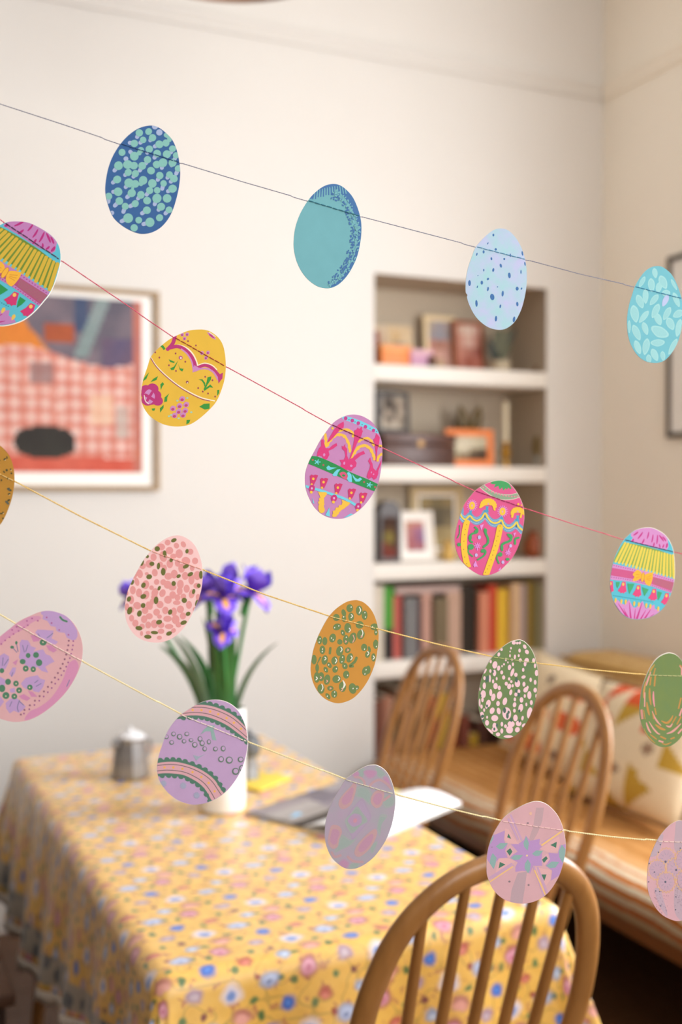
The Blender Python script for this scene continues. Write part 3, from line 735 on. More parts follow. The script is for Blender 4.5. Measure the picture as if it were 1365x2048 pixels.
for sx in (.03, BX1 - BX0 - .07):
    for sy in (BY0 - 1.97, BY1 - 2.09):
        MB().box((sx, sy, 0), (sx + .05, sy + .05, .36), ch=.006).build('leg', M_DARKWOOD, r)
# striped throw over the mattress and its front edge
PROF = [(2.90, .463), (2.70, .465), (2.5, .466), (2.3, .467), (2.1, .468), (1.95, .468), (1.88, .467), (1.850, .462), (1.832, .450), (1.824, .434), (1.822, .41), (1.820, .385)]
pp = catmull([(x, q, 0) for x, q in PROF], False, 10); LN = [0]
for i in range(1, len(pp)): LN.append(LN[-1] + (pp[i] - pp[i - 1]).length)
STR = [(.0, .016, '#8c7a5e'), (.016, .034, '#8a5026'), (.034, .05, '#aca28c'), (.05, .066, '#97591f'), (.066, .084, '#b4aa94'), (.084, .104, '#a0602a'), (.104, .128, '#b9ad94'), (.128, .146, '#a8662c'), (.146, .165, '#bcb098'), (.165, .22, '#b98a58'), (.22, .245, '#ae7c44')]
b = MB(); ny = 120
ys = [BY0 + .02 + (BY1 - .05 - BY0) * j / ny for j in range(ny + 1)]
vs = []
for j, y in enumerate(ys):
    for i, p in enumerate(pp):
        wv = .0022 * math.sin(y * 9) * min(1, LN[i] / LN[-1])
        ox = -.0015 - max(0, wv) * (1 if p.x < 1.86 else 0)
        vs.append((p.x + ox, y, p.y + (.0018 * noise.noise(Vector((p.x * 9, y * 9, 0))) + .002 if p.x > 1.86 else 0)))
n = len(pp); b.v = [Vector(q) for q in vs]
for j in range(ny):
    for i in range(n - 1):
        s = LN[-1] - LN[i] + .008 * math.sin(ys[j] * 4.3) + .004 * math.sin(ys[j] * 17)
        c = None
        for a0, a1, cc in STR:
            if a0 <= s < a1: c = cc
        if c is None:
            t = math.sin(s * 2 * math.pi / .055); c = '#b8864c' if t > .25 else ('#ac7a42' if t > -.55 else '#a06830')
        b.f.append([j * n + i, (j + 1) * n + i, (j + 1) * n + i + 1, j * n + i + 1]); b.c.append(rgb(c)); b.mi.append(0)
th = b.build('throw', ink_mat('woven_throw', .9, .25, 120, .5), None)
sm = th.modifiers.new('thickness', 'SOLIDIFY'); sm.thickness = .002; sm.offset = 1
tag(th, 'ochre woven throw with rust and grey stripes spread over the daybed', 'throw')

def pillow(name, label, c, u, v, w, h, t, fn, m, cat='cushion', n=36, pipe=None):
    """stuffed square cushion: centre c, side directions u and v, colour by fn(s, t) in 0..1"""
    c, u, v = Vector(c), Vector(u).normalized(), Vector(v).normalized(); nrm = u.cross(v).normalized(); b = MB()
    def pos(s, q, sd):
        a, d = 2 * s - 1, 2 * q - 1
        puff = ((1 - abs(a) ** 2.6) * (1 - abs(d) ** 2.6)) ** .55
        pin = 1 - .07 * (a * a) * (1 - d * d) * 0 - .05 * (1 - abs(a)) * abs(d) ** 3 * 0
        kx, ky = a * (1 - .05 * (1 - d * d) * abs(a) ** 4), d * (1 - .05 * (1 - a * a) * abs(d) ** 4)
        return u * (kx * w / 2) + v * (ky * h / 2) + nrm * (sd * t / 2 * puff)
    for sd in (1, -1):
        vs = [pos(i / n, j / n, sd) for j in range(n + 1) for i in range(n + 1)]; k = len(b.v); b.v.extend(vs)
        for j in range(n):
            for i in range(n):
                f = [k + j * (n + 1) + i, k + j * (n + 1) + i + 1, k + (j + 1) * (n + 1) + i + 1, k + (j + 1) * (n + 1) + i]
                b.f.append(f if sd == 1 else f[::-1]); b.c.append(rgb(fn((i + .5) / n, (j + .5) / n))); b.mi.append(0)
    o = b.build(name, m, None, angle=180); o.location = c
    tag(o, label, cat)
    path = [pos(i / n, 0, 0) for i in range(n)] + [pos(1, i / n, 0) for i in range(n)] + [pos(1 - i / n, 1, 0) for i in range(n)] + [pos(0, 1 - i / n, 0) for i in range(n)]
    path.append(path[0])
    if pipe: MB().sweep(path, .006, 6, caps=False).build('piping', pipe, o)
    return o
M_CUSH = ink_mat('cushion_linen', .9, .14, 160, .35)
CREAM = (226, 208, 176)
PATCH = ('m.mm.', '.mxm.', 'mx.xm', 'rrmr.', '.rrmr')            # mustard, red and small brown marks, from the bottom row up
def patchwork(s, t):
    k = 5.0; i, j = min(4, int(s * k)), min(4, int(t * k)); a, d = s * k - i, t * k - j; q = PATCH[j][i]
    if q == 'x': return (150, 122, 100) if abs(a - .5) + abs(d - .5) < .26 else CREAM
    tri = (d > a) if (i + j) % 2 else (d < 1 - a)
    if q in 'mr' and tri: return (186, 150, 58) if q == 'm' else (206, 86, 46)
    return CREAM
def leafy(s, t):
    x, y = s * 3.2, t * 3.2; i, j = int(x), int(y); a, d = x - i - .5, y - j - .5
    q = math.hypot(a * (1 + .4 * math.sin(i * 5 + j)), d)
    if q < .30 and (i * 5 + j * 3) % 4 in (0, 1): return (206, 96, 56) if (i + j) % 2 else (216, 120, 84)
    if q < .16: return (120, 96, 84)
    return (226, 206, 172)
LEAN = Vector((.42, 0, .90)).normalized()
pillow('cushion', 'cream cushion with red and mustard triangles leaning at the front of the daybed', (2.26, 2.72, .670), (0, -1, .04), LEAN, .56, .40, .15, patchwork, M_CUSH, pipe=mat('piping_brown', '#6e5640', .9))
pillow('cushion', 'cream cushion with orange-red flowers behind the middle chair', (2.35, 3.28, .668), (.0, -1, -.10), LEAN, .48, .38, .15, leafy, M_CUSH, pipe=mat('piping_cream', '#d8c4a0', .9))
# ribbed mustard back cushion against the wall
r = tag(empty('back_cushion', (2.60, 3.05, .472)), 'ribbed mustard back cushion against the right wall', 'cushion')
b = MB(); L0, L1 = -.62, .62; nn = 150; sec = [(.30, .0), (.03, .0), (.0, .03), (.01, .18), (.05, .325), (.09, .36), (.27, .36), (.30, .33)]
M_MUST = mat('mustard_corduroy', '#cdab70', .9, '#b48a4c', 18, sheen=.2)
vs = []
for j in range(nn + 1):
    y = L0 + (L1 - L0) * j / nn; e = min(1, (min(j, nn - j) / 5) ** .5 if min(j, nn - j) < 5 else 1)
    rib = .012 * abs(math.sin(math.pi * (y - L0) / .052)) 
    for (x, q) in sec:
        cx, cz = .15, .18; fx = 1 if x < .2 else 0
        vs.append((cx + (x - cx) * (.82 + .18 * e) + (.012 - rib) * fx, y, max(.0, cz + (q - cz) * (.8 + .2 * e) - (.012 - rib) * (1 if q > .2 else 0))))
k = len(sec); b.add(vs, [(j * k + i, j * k + (i + 1) % k, (j + 1) * k + (i + 1) % k, (j + 1) * k + i) for j in range(nn) for i in range(k)] + [list(range(k))[::-1], list(range(nn * k, nn * k + k))])
b.build('cover', M_MUST, r, angle=60)
MB().sweep([(.05, L0 + .01, .335), (.05, L1 - .01, .335)], .007, 8).build('piping', mat('mustard_piping', '#d0a85e', .9), r)

# ------------------------------------------------------------------ things on the table
TT = TZ + .0004
VC = at(440, 1632, 2, TZ); VX, VY = VC.x + .022, VC.y + .05
v = MB().lathe([(.046, 0), (.052, .004), (.0535, .02), (.0535, .225), (.052, .232), (.049, .23), (.049, .02), (.0, .016)], 36, caps=False).build('vase', mat('white_glaze', '#f3f1ee', .25), None)
v.location = (VX, VY, TT); tag(v, 'plain white cylindrical vase holding the purple irises', 'vase')
M_PET = ink_mat('iris_petal', .6, .12, 90); M_STEM = mat('iris_stem', '#3c8a3e', .5, '#2f6e3a', 14); M_LEAF = mat('iris_leaf', '#4f9448', .5, '#2f7048', 10); M_LEAF2 = mat('iris_leaf_grey', '#6f8a68', .6, '#4c6e54', 10)
def petal(dirv, upv, ln, wd, bend, mode):
    """one iris petal from its base: bend > 0 droops, < 0 stands; falls carry a yellow signal stripe"""
    d, u_ = Vector(dirv).normalized(), Vector(upv).normalized(); sd = d.cross(u_).normalized(); b = MB(); n, m = 9, 8; vs = []
    for i in range(n + 1):
        t = i / n; a = bend * t
        if mode == 'fall': c = d * (ln * (t * .95 - .12 * t * t)) + u_ * (ln * (.35 * t - bend * t * t))
        else: c = d * (ln * (.42 * math.sin(t * 2.4))) + u_ * (ln * t)
        wv = wd * (math.sin(math.pi * min(1, .16 + t * .86)) ** .7 if mode == 'fall' else math.sin(math.pi * (.12 + t * .82)))
        for j in range(m + 1):
            s = j / m * 2 - 1
            vs.append(c + sd * (wv * s) + u_ * (.25 * wv * s * s * (1 if mode != 'fall' else -.4)) + u_ * .003 * math.sin(t * 9 + s * 5) * t)
    b.v = [Vector(q) for q in vs]
    for i in range(n):
        for j in range(m):
            s = (j + .5) / m * 2 - 1; t = (i + .5) / n
            if mode == 'fall' and abs(s) < .34 - .3 * t and .16 < t < .62: c = '#f0a83c'
            elif mode == 'fall' and abs(s) < .42 - .3 * t and .12 < t < .68: c = '#c8a8e0'
            else: c = ('#5c38b4' if t < .5 else '#7a58dc') if mode == 'fall' else ('#6642c4' if t < .6 else '#8c6cec')
            b.f.append([i * (m + 1) + j, i * (m + 1) + j + 1, (i + 1) * (m + 1) + j + 1, (i + 1) * (m + 1) + j]); b.c.append(rgb(c)); b.mi.append(0)
    return b
def iris(px, py, d, size, ang, label, tiltv=(0, 0, 1), leaves=(), foot=(0, 0)):
    c = at_depth(px, py, d); base = Vector((VX + foot[0], VY + foot[1], TT + .03))
    r = tag(empty('iris', base), label, 'flower', 'irises in the white vase'); top = c - base
    rim = Vector((foot[0] * .2 + top.x * .09, foot[1] * .2 + top.y * .09, .20))
    mx = max(abs(rim.x + foot[0]), abs(rim.y + foot[1]))
    path = catmull([(0, 0, 0), rim, rim.lerp(top, .5) + Vector((0, 0, .02)), top - Vector(tiltv) * .01], False, 5)
    MB().sweep(path, .0048, 8).build('stem', M_STEM, r)
    u_ = Vector(tiltv).normalized(); e1 = Vector((1, 0, 0)); e1 = (e1 - u_ * e1.dot(u_)).normalized(); e2 = u_.cross(e1)
    MB().sweep([top - u_ * .055, top - u_ * .03, top - u_ * .004], [.004, .0095, .006], 8).build('bud_sheath', M_STEM, r)
    for k in range(3):
        a = ang + 2 * math.pi * k / 3; dv = e1 * math.cos(a) + e2 * math.sin(a)
        o = petal(dv, u_, size, size * .42, .62, 'fall').build('petal', M_PET, r, angle=180); o.location = top
        a += math.pi / 3; dv = e1 * math.cos(a) + e2 * math.sin(a)
        o = petal(dv, u_, size * .84, size * .34, 0, 'std').build('petal', M_PET, r, angle=180); o.location = top
    for (qx, qy, dd, w, mm) in leaves:
        tip = at_depth(qx, qy, dd) - base
        o = blade(MB(), rim * .3, rim + Vector((0, 0, .08)), tip, w, (.4, .9, 0), 12, .12).build('leaf', mm, r)
    return r
iris(447, 1196, 2.38, .064, 4.62, 'purple iris with an orange eye at the front of the bunch', (.1, -.45, .9), [(405, 1235, 2.42, .011, M_LEAF2), (425, 1275, 2.40, .012, M_LEAF)], (.0, -.012))
iris(503, 1186, 2.43, .070, 5.3, 'pale violet iris at the right of the bunch', (.35, -.25, .9), [(556, 1285, 2.44, .007, M_LEAF2), (470, 1260, 2.42, .012, M_LEAF)], (.014, .004))
iris(446, 1262, 2.36, .050, 4.4, 'small low purple iris with a yellow eye', (.05, -.7, .7), [(462, 1275, 2.38, .012, M_LEAF), (416, 1215, 2.4, .013, M_LEAF)], (.002, -.02))
iris(414, 1186, 2.46, .060, 3.6, 'lilac iris at the upper left of the bunch', (-.3, -.25, .9), [(322, 1290, 2.46, .009, M_LEAF2), (338, 1262, 2.42, .010, M_LEAF2)], (-.016, .006))
iris(466, 1176, 2.50, .066, 4.9, 'deep violet iris at the back of the bunch', (.1, -.1, 1), [(360, 1272, 2.5, .012, M_LEAF), (432, 1222, 2.5, .013, M_LEAF)], (.004, .018))
iris(268, 1196, 2.50, .050, 2.9, 'single iris bending far out to the left behind the pink egg', (-.5, -.2, .8), [(318, 1292, 2.5, .008, M_LEAF)], (-.014, .012))

cp = at(254, 1563, 2, TZ)
r = tag(empty('creamer', (cp.x + .02, cp.y + .045, TT)), 'small grey metal jug with a white lid left of the vase', 'jug')
MB().lathe([(.040, 0), (.0495, .003), (.050, .012), (.044, .06), (.039, .092), (.041, .1), (.036, .1), (.036, .09)], 10, ph=.2).build('body', mat('brushed_steel', '#b4b4b6', .30, '#8e8c8c', 6, (1, 1, 8), metal=.75), r, angle=15)
MB().lathe([(.037, .096), (.037, .104), (.02, .114), (.006, .117), (.007, .124), (.003, .127)], 16).build('lid', mat('white_lid', '#e8e8ea', .35), r)
MB().sweep(catmull([(.040, .012, .090), (.052, .018, .088), (.058, .020, .07), (.054, .018, .045), (.046, .014, .04)], False, 4), (.005, .0035), 8, ref=(0, 1, 0)).build('handle', mat('brushed_steel_handle', '#a2a2a6', .35, metal=.75), r)
MB().lathe([(.012, 0), (.008, .016)], 8, Matrix.Translation((-.036, -.012, .085)) @ Matrix.Rotation(-.8, 4, 'Y')).build('spout', mat('brushed_steel_handle'  , '#a2a2a6', .35), r)

cp = at(497, 1566, 2, TZ)
r = tag(empty('pepper_mill', (cp.x + .012, cp.y + .03, TT)), 'dark grey and steel pepper mill behind the vase', 'pepper mill')
MB().lathe([(.024, 0), (.027, .004), (.025, .02), (.02, .045), (.021, .06)], 20).build('body', mat('mill_steel', '#b8babd', .3, '#85868a', 6, metal=.7), r)
MB().lathe([(.022, .06), (.029, .068), (.03, .088), (.026, .105), (.012, .115)], 20).build('head', mat('mill_grey', '#6e7072', .35, '#4c4e50', 10), r)
MB().lathe([(.006, .115), (.009, .121), (.004, .128)], 12).build('knob', mat('mill_grey_knob', '#8a8c90', .3, metal=.6), r)

cp = at(515, 1562, 2, TZ)
b = MB(); b.grid(lambda s, q: (.10 * (s - .5), .15 * (q - .5), .0015 + .0025 * math.sin(s * 3.1) + .001 * math.sin(q * 7)), 10, 10)
o = b.build('napkin', mat('yellow_paper', '#f0d45a', .8, '#e6c64a', 10), None); o.location = (cp.x, cp.y - .02, TT); o.rotation_euler = (0, 0, -.9)
sm = o.modifiers.new('thickness', 'SOLIDIFY'); sm.thickness = .002; sm.offset = 1
tag(o, 'folded yellow paper napkin lying between vase and magazine', 'napkin')

# open magazine
LL = at(489, 1630, 2, TZ)
LT = LL + Vector((.892, .452, 0)) * .365
e1 = (LT - LL).normalized(); e2 = Vector((e1.y, -e1.x, 0)); LNM = (LT - LL).length
r = tag(empty('magazine', (LL.x, LL.y, TT)), 'open magazine with grey photographs and a blank white page, right of the vase', 'magazine')
PGW = .172
def page(curl, off, side):
    def fn(s, q):
        lift = .004 + curl * math.sin(math.pi * min(1, s * 1.0)) * (1 if side > 0 else .35) + .012 * max(0, s - .55) ** 1.5 * (1 if side > 0 else 0) * (q)
        return e2 * (off + s * PGW) + e1 * (q * LNM) + Vector((0, 0, lift))
    return fn
MB().box((0, 0, 0), (LNM, PGW * 2, .0035), Matrix(((e1.x, e2.x, 0, 0), (e1.y, e2.y, 0, 0), (0, 0, 1, 0), (0, 0, 0, 1)))).build('cover', mat('magazine_cover', '#d8d4cc', .4), r, smooth=False)
def lp(s, t):      # left page: photograph blocks; s across towards the spine, t along
    if (s - .62) ** 2 * 1.2 + (t - .16) ** 2 * 3.4 < .0042: return '#86bce0'
    if s < .30: return '#9a9294' if t > .72 else ('#6c646c' if t > .5 else '#8e8486')
    if s < .55: return '#6e6670' if t > .45 else '#a09894'
    if t > .86 and s > .5: return '#e8d884'
    if s > .82: return '#3e3630' if t < .42 else '#756c74'
    return '#82787f' if t > .4 else '#948c86'
b = MB(); fnl = page(.006, 0, -1); n = 20
b.v = [Vector(fnl(i / n, j / n)) for j in range(n + 1) for i in range(n + 1)]
for j in range(n):
    for i in range(n): b.f.append([j * (n + 1) + i, (j + 1) * (n + 1) + i, (j + 1) * (n + 1) + i + 1, j * (n + 1) + i + 1][::-1]); b.c.append(rgb(lp((i + .5) / n, (j + .5) / n))); b.mi.append(0)
o = b.build('page', ink_mat('magazine_paper', .45, .12, 60), r, angle=180); o['label'] = 'left page with grey photographs'
b = MB(); fnr = page(.020, PGW, 1)
b.v = [Vector(fnr(i / n, j / n)) for j in range(n + 1) for i in range(n + 1)]
for j in range(n):
    for i in range(n): b.f.append([j * (n + 1) + i, j * (n + 1) + i + 1, (j + 1) * (n + 1) + i + 1, (j + 1) * (n + 1) + i]); b.c.append(rgb('#f4f4f4')); b.mi.append(0)
o = b.build('page', ink_mat('magazine_paper'), r, angle=180); o['label'] = 'right page, blank and white'
for o in children(r):
    if o.name.startswith('page'):
        sm = o.modifiers.new('thickness', 'SOLIDIFY'); sm.thickness = .001; sm.offset = 0

# ------------------------------------------------------------------ egg garlands
EGG_H = .100                                          # real height of one paper egg
GAIN = 0.95
class Art:
    """flat printed shapes, noted in the close-up's own coordinates"""
    def __init__(s): s.shapes = []; s.layer = 0; s.last = None
    def _put(s, pts, c, new=True):
        if new: s.layer += 1                      # every stroke of ink lies a hair above the one before
        s.shapes.append((pts, c, s.layer))
    def E(s, x, y, rx, ry, rot, c, n=16):
        a = math.radians(rot); ca, sa = math.cos(a), math.sin(a)
        s._put([(x + rx * math.cos(t) * ca - ry * math.sin(t) * sa, y + rx * math.cos(t) * sa + ry * math.sin(t) * ca) for t in [2 * math.pi * i / n for i in range(n)]], c)
    def P(s, pts, c, smooth=False):
        if smooth: pts = [(p.x, p.y) for p in catmull([(x, y, 0) for x, y in pts], True, 4)]
        s._put(pts, c)
    def S(s, pts, w, c, smooth=True, taper=False, cap=True):
        if smooth and len(pts) > 2: pts = [(p.x, p.y) for p in catmull([(x, y, 0) for x, y in pts], False, 5)]
        n = len(pts); L, R_ = [], []
        for i, (x, y) in enumerate(pts):
            a, d = pts[max(0, i - 1)], pts[min(n - 1, i + 1)]
            tx, ty = d[0] - a[0], d[1] - a[1]; l = math.hypot(tx, ty) or 1; tx /= l; ty /= l
            k = w / 2 * (1 if not taper else (.25 + .75 * math.sin(math.pi * (i + .5) / n)) if taper == 2 else 1 - .8 * i / (n - 1))
            L.append((x - ty * k, y + tx * k)); R_.append((x + ty * k, y - tx * k))
        for i in range(n - 1): s._put([L[i], L[i + 1], R_[i + 1], R_[i]], c, i == 0)
        if cap and not taper: s.E(*pts[0], w / 2, w / 2, 0, c, 10); s.E(*pts[-1], w / 2, w / 2, 0, c, 10)
    def EL(s, lst, c, rot=0):
        for e in lst: s.E(e[0], e[1], e[2], e[3] if len(e) > 3 else e[2], e[4] if len(e) > 4 else rot, c)

def clip(poly, conv):
    """cut a polygon to a convex outline"""
    out = poly; n = len(conv)
    for i in range(n):
        ax, ay = conv[i]; bx, by = conv[(i + 1) % n]; inp, out = out, []
        if not inp: return []
        side = lambda p: (bx - ax) * (p[1] - ay) - (by - ay) * (p[0] - ax)
        pv = inp[-1]; sv = side(pv)
        for p in inp:
            sp = side(p)
            if (sp >= 0) != (sv >= 0):
                t = sv / (sv - sp); out.append((pv[0] + (p[0] - pv[0]) * t, pv[1] + (p[1] - pv[1]) * t))
            if sp >= 0: out.append(p)
            pv, sv = p, sp
    return out
def hull(P):
    P = sorted(set(P)); 
    def half(Q):
        h = []
        for p in Q:
            while len(h) > 1 and (h[-1][0] - h[-2][0]) * (p[1] - h[-2][1]) - (h[-1][1] - h[-2][1]) * (p[0] - h[-2][0]) <= 0: h.pop()
            h.append(p)
        return h[:-1]
    return half(P) + half(P[::-1])

M_PAPER = mat('white_card_edge', '#f2ece4', .85)
def row_depth(row):
    """1/depth is linear along the thread: measured egg heights in pixels"""
    (x0, h0), (x1, h1) = row
    return lambda x: EGG_H * F / (h0 + (h1 - h0) * (x - x0) / (x1 - x0))
ROWS = {1: row_depth(((286, 218), (1313, 194))), 2: row_depth(((60, 218), (1285, 185))), 3: row_depth(((20, 226), (1340, 189))), 4: row_depth(((70, 225), (1345, 203)))}
THREADS = {
    1: [(-60, 188), (0, 208), (120, 247), (239, 287), (362, 326), (490, 365), (615, 401), (722, 433), (840, 464), (951, 493), (1052, 519), (1160, 548), (1270, 573), (1365, 597), (1440, 614)],
    2: [(-60, 398), (0, 438), (12, 447), (121, 520), (230, 594), (346, 673), (452, 733), (560, 792), (665, 850), (764, 895), (860, 940), (950, 981), (1046, 1015), (1150, 1049), (1248, 1079), (1349, 1104), (1440, 1126)],
    3: [(-60, 917), (3, 950), (28, 962), (160, 1032), (300, 1101), (405, 1139), (530, 1189), (661, 1233), (757, 1258), (870, 1287), (987, 1314), (1072, 1326), (1180, 1339), (1296, 1350), (1365, 1352), (1440, 1352)],
    4: [(-60, 1199), (0, 1230), (31, 1248), (164, 1322), (262, 1375), (362, 1429), (495, 1483), (590, 1520), (691, 1559), (789, 1588), (895, 1616), (1003, 1642), (1127, 1661), (1220, 1673), (1317, 1682), (1365, 1684), (1440, 1687)]}
def thread_y(row, px):
    P = THREADS[row]
    for (x0, y0), (x1, y1) in zip(P, P[1:]):
        if x0 <= px <= x1: return y0 + (y1 - y0) * (px - x0) / (x1 - x0)
    return P[-1][1]
def thread_pt(row, px): return at_depth(px, thread_y(row, px), ROWS[row](px))

def card_mat(name, c, c2, scale=60, contrast=1.6, grain=.05):
    g = lambda q: tuple(255 * (1.055 * max(1e-6, v) ** (1 / 2.4) - .055) for v in rgb(q, GAIN)[:3])
    m = mat(name, g(c), .8, g(c2), scale, contrast=contrast, spec=.2)
    return m
EGGS = []
def make_egg(row, crop, k, outline, base, art, label, base2=None, scale=60, contrast=1.6, stitch='#3c5a7c', rim=(0, 0)):
    """paper egg: flat card cut to its outline, the print on its face, the row of stitches that sews it to its thread"""
    ox, oy = crop
    px = lambda q: (ox + q[0] / k, oy + q[1] / k)
    op = [px((p.x, p.y)) for p in catmull([(x, y, 0) for x, y in outline], True, 6)]
    xs = [p[0] for p in op]; cx = (min(xs) + max(xs)) / 2
    lo, hi = min(xs), max(xs)
    A, B = thread_pt(row, max(-59, lo)), thread_pt(row, min(1439, hi))
    t = (B - A).normalized(); cpx = max(-50, min(1430, cx)); C = thread_pt(row, cpx)
    nrm = t.cross(Vector((0, 0, 1))).normalized()          # faces the room side of the camera
    if nrm.dot(ORI - C) < 0: nrm = -nrm
    up = nrm.cross(t).normalized(); up = up if up.z > 0 else -up
    ex = up.cross(nrm).normalized()
    def loc(p):
        d = ray(*p); s = (C - ORI).dot(nrm) / d.dot(nrm); q = ORI + d * s - C
        return (q.dot(ex), q.dot(up))
    ol = [loc(p) for p in op]
    M = Matrix((ex, up, nrm)).transposed().to_4x4(); M.translation = C
    mc = card_mat('card_' + label.replace(' ', '_')[:40], base, base2 or tuple(max(0, int(v * .965)) for v in (rgb255(base))), scale, contrast)
    mb = MB(); n = len(ol); th = .0006
    mb.cm = 0; mb.add([(x, y, 0) for x, y in ol], [list(range(n))])
    mb.cm = 1; mb.add([(x, y, -th) for x, y in ol], [list(range(n))[::-1]])
    s0 = len(mb.v); mb.add([(x, y, 0) for x, y in ol] + [(x, y, -th) for x, y in ol], [(i, n + i, n + (i + 1) % n, (i + 1) % n) for i in range(n)])
    area = sum(ol[i][0] * ol[(i + 1) % n][1] - ol[(i + 1) % n][0] * ol[i][1] for i in range(n))
    if area < 0: mb.f = [f[::-1] for f in mb.f]
    egg = mb.build('paper_egg', [mc, M_PAPER], None, smooth=False)
    egg.matrix_world = M
    if rim != (0, 0):      # white underside sheet showing a little past the printed one
        sx, sy = rim; mb = MB(); mb.add([(x + sx, y + sy, -th) for x, y in ol] + [(x + sx, y + sy, -2 * th) for x, y in ol],
               [list(range(n)), list(range(n, 2 * n))[::-1]] + [(i, n + i, n + (i + 1) % n, (i + 1) % n) for i in range(n)])
        if area < 0: mb.f = [f[::-1] for f in mb.f]
        mb.build('backing_card', M_PAPER, egg, smooth=False)
    tag(egg, label, 'paper egg', 'paper eggs on the %s thread' % ('', 'blue', 'red', 'gold', 'cream')[row])
    hv = hull([(x * .995, y * .995) for x, y in ol])
    mb = MB()
    for pts, c, ly in art.shapes:
        q = clip([loc(px(p)) for p in pts], hv)
        r_ = []
        for p in q:
            if not r_ or abs(p[0] - r_[-1][0]) + abs(p[1] - r_[-1][1]) > 1e-6: r_.append(p)
        if len(r_) > 2 and abs(r_[0][0] - r_[-1][0]) + abs(r_[0][1] - r_[-1][1]) < 1e-6: r_.pop()
        if len(r_) < 3: continue
        a2 = sum(r_[i][0] * r_[(i + 1) % len(r_)][1] - r_[(i + 1) % len(r_)][0] * r_[i][1] for i in range(len(r_)))
        if abs(a2) < 1e-10: continue
        if a2 < 0: r_ = r_[::-1]
        mb.cur = rgb(c, GAIN); mb.add([(x, y, .00003 + .0000016 * ly) for x, y in r_], [list(range(len(r_)))])
    if mb.v: mb.build('printed_pattern', M_INK, egg, smooth=False)
    # stitches: short bars of thread lying on the face
    SA, SB = loc((max(-59, lo), thread_y(row, max(-59, lo)))), loc((min(1439, hi), thread_y(row, min(1439, hi))))
    ms = MB(); pts = []
    m = 60
    for i in range(m + 1):
        xx = lo + (hi - lo) * i / m; xx = max(-59, min(1439, xx)); q = loc((xx, thread_y(row, xx)))
        if clip_in(q, hv): pts.append(q)
    if len(pts) > 2:
        Ld = [0]
        for a, d in zip(pts, pts[1:]): Ld.append(Ld[-1] + math.hypot(d[0] - a[0], d[1] - a[1]))
        def on(s):
            for i in range(1, len(Ld)):
                if s <= Ld[i]:
                    f = (s - Ld[i - 1]) / max(1e-9, Ld[i] - Ld[i - 1]); return Vector((pts[i - 1][0] + (pts[i][0] - pts[i - 1][0]) * f, pts[i - 1][1] + (pts[i][1] - pts[i - 1][1]) * f, 0))
            return Vector((*pts[-1], 0))
        s = .0004; rr = random.Random(len(EGGS)); zz = .00003 + .0000016 * (art.layer + 6)
        while s < Ld[-1] - .001:
            e = min(s + .0047 + rr.random() * .0008, Ld[-1] - .0002); up_ = Vector((0, 0, 1))
            jit = Vector((0, (rr.random() - .5) * .0005, 0))
            q = [on(s + (e - s) * i / 4) + up_ * (zz + .0005 * math.sin(math.pi * (i + .3) / 4.6)) + jit * (i / 4) for i in range(5)]
            ms.sweep(q, .00044, 6)
            s = e + .0009
        o = ms.build('stitching', mat('stitch_' + stitch.lstrip('#'), stitch, .8), egg); o['label'] = 'row of stitches in the colour of the thread'
    EGGS.append((row, lo, hi, C, nrm, loc, M)); return egg
def rgb255(c):
    if isinstance(c, str): c = c.lstrip('#'); return tuple(int(c[i:i + 2], 16) for i in (0, 2, 4))
    return c
def clip_in(q, conv):
    n = len(conv)
    return all((conv[(i + 1) % n][0] - conv[i][0]) * (q[1] - conv[i][1]) - (conv[(i + 1) % n][1] - conv[i][1]) * (q[0] - conv[i][0]) >= 0 for i in range(n))
R1 = random.Random(11)

# --- blue thread
A = Art(); AQ, LI = '#86bfb8', '#a7b6d8'
BL = [(562, 375, 42, 540, 415), (668, 360, 38), (712, 430, 42, 690, 455), (605, 455, 38, 578, 482), (505, 495, 42, 460, 488), (790, 505, 46, 745, 525), (865, 490, 42), (365, 597, 40), (940, 555, 38, 925, 590),
      (675, 560, 42, 655, 595), (580, 570, 36), (505, 640, 50, 465, 595), (560, 605, 28), (765, 610, 45, 738, 650), (875, 618, 46), (980, 630, 36, 968, 662), (655, 680, 42, 640, 715), (325, 748, 50, 285, 795), (430, 735, 50),
      (500, 748, 44), (595, 750, 45, 572, 795), (760, 735, 44, 740, 730), (830, 715, 50, 820, 765), (940, 715, 45, 930, 740), (1005, 780, 38, 985, 830), (695, 805, 45), (435, 825, 40, 405, 850), (517, 838, 40, 498, 868),
      (795, 860, 43, 775, 902), (905, 850, 38, 885, 880), (955, 895, 45, 925, 925), (310, 905, 44, 268, 935), (445, 945, 54, 412, 985), (515, 955, 46), (605, 915, 48), (580, 955, 26), (710, 950, 50), (838, 950, 38, 825, 1002),
      (680, 1030, 42, 650, 1070), (486, 1005, 18), (940, 1010, 46, 895, 1035), (765, 1028, 38), (320, 1045, 50, 272, 1045), (475, 1060, 46, 430, 1100), (580, 1080, 45, 552, 1115), (650, 1145, 45), (762, 1120, 52, 740, 1178),
      (878, 1120, 50), (215, 1095, 40, 210, 1150), (335, 1150, 45, 290, 1195), (402, 1210, 40, 383, 1265), (515, 1180, 40, 465, 1205), (810, 1215, 45, 785, 1245), (648, 1255, 45, 600, 1285), (900, 1250, 38, 865, 1285),
      (435, 1345, 56, 370, 1375), (555, 1368, 38), (682, 1392, 54, 618, 1410), (792, 1340, 40), (503, 1455, 42)]
for q in BL:
    if len(q) > 3: A.S([q[:2], (q[0] + (q[3] - q[0]) * 1.15, q[1] + (q[4] - q[1]) * 1.15)], 46, LI)
for q in ((790, 370, 36), (740, 302, 34), (410, 670, 28), (250, 1285, 26)): A.E(*q, q[2], 0, LI)
A.S([(865, 400), (900, 420), (905, 455)], 52, AQ)
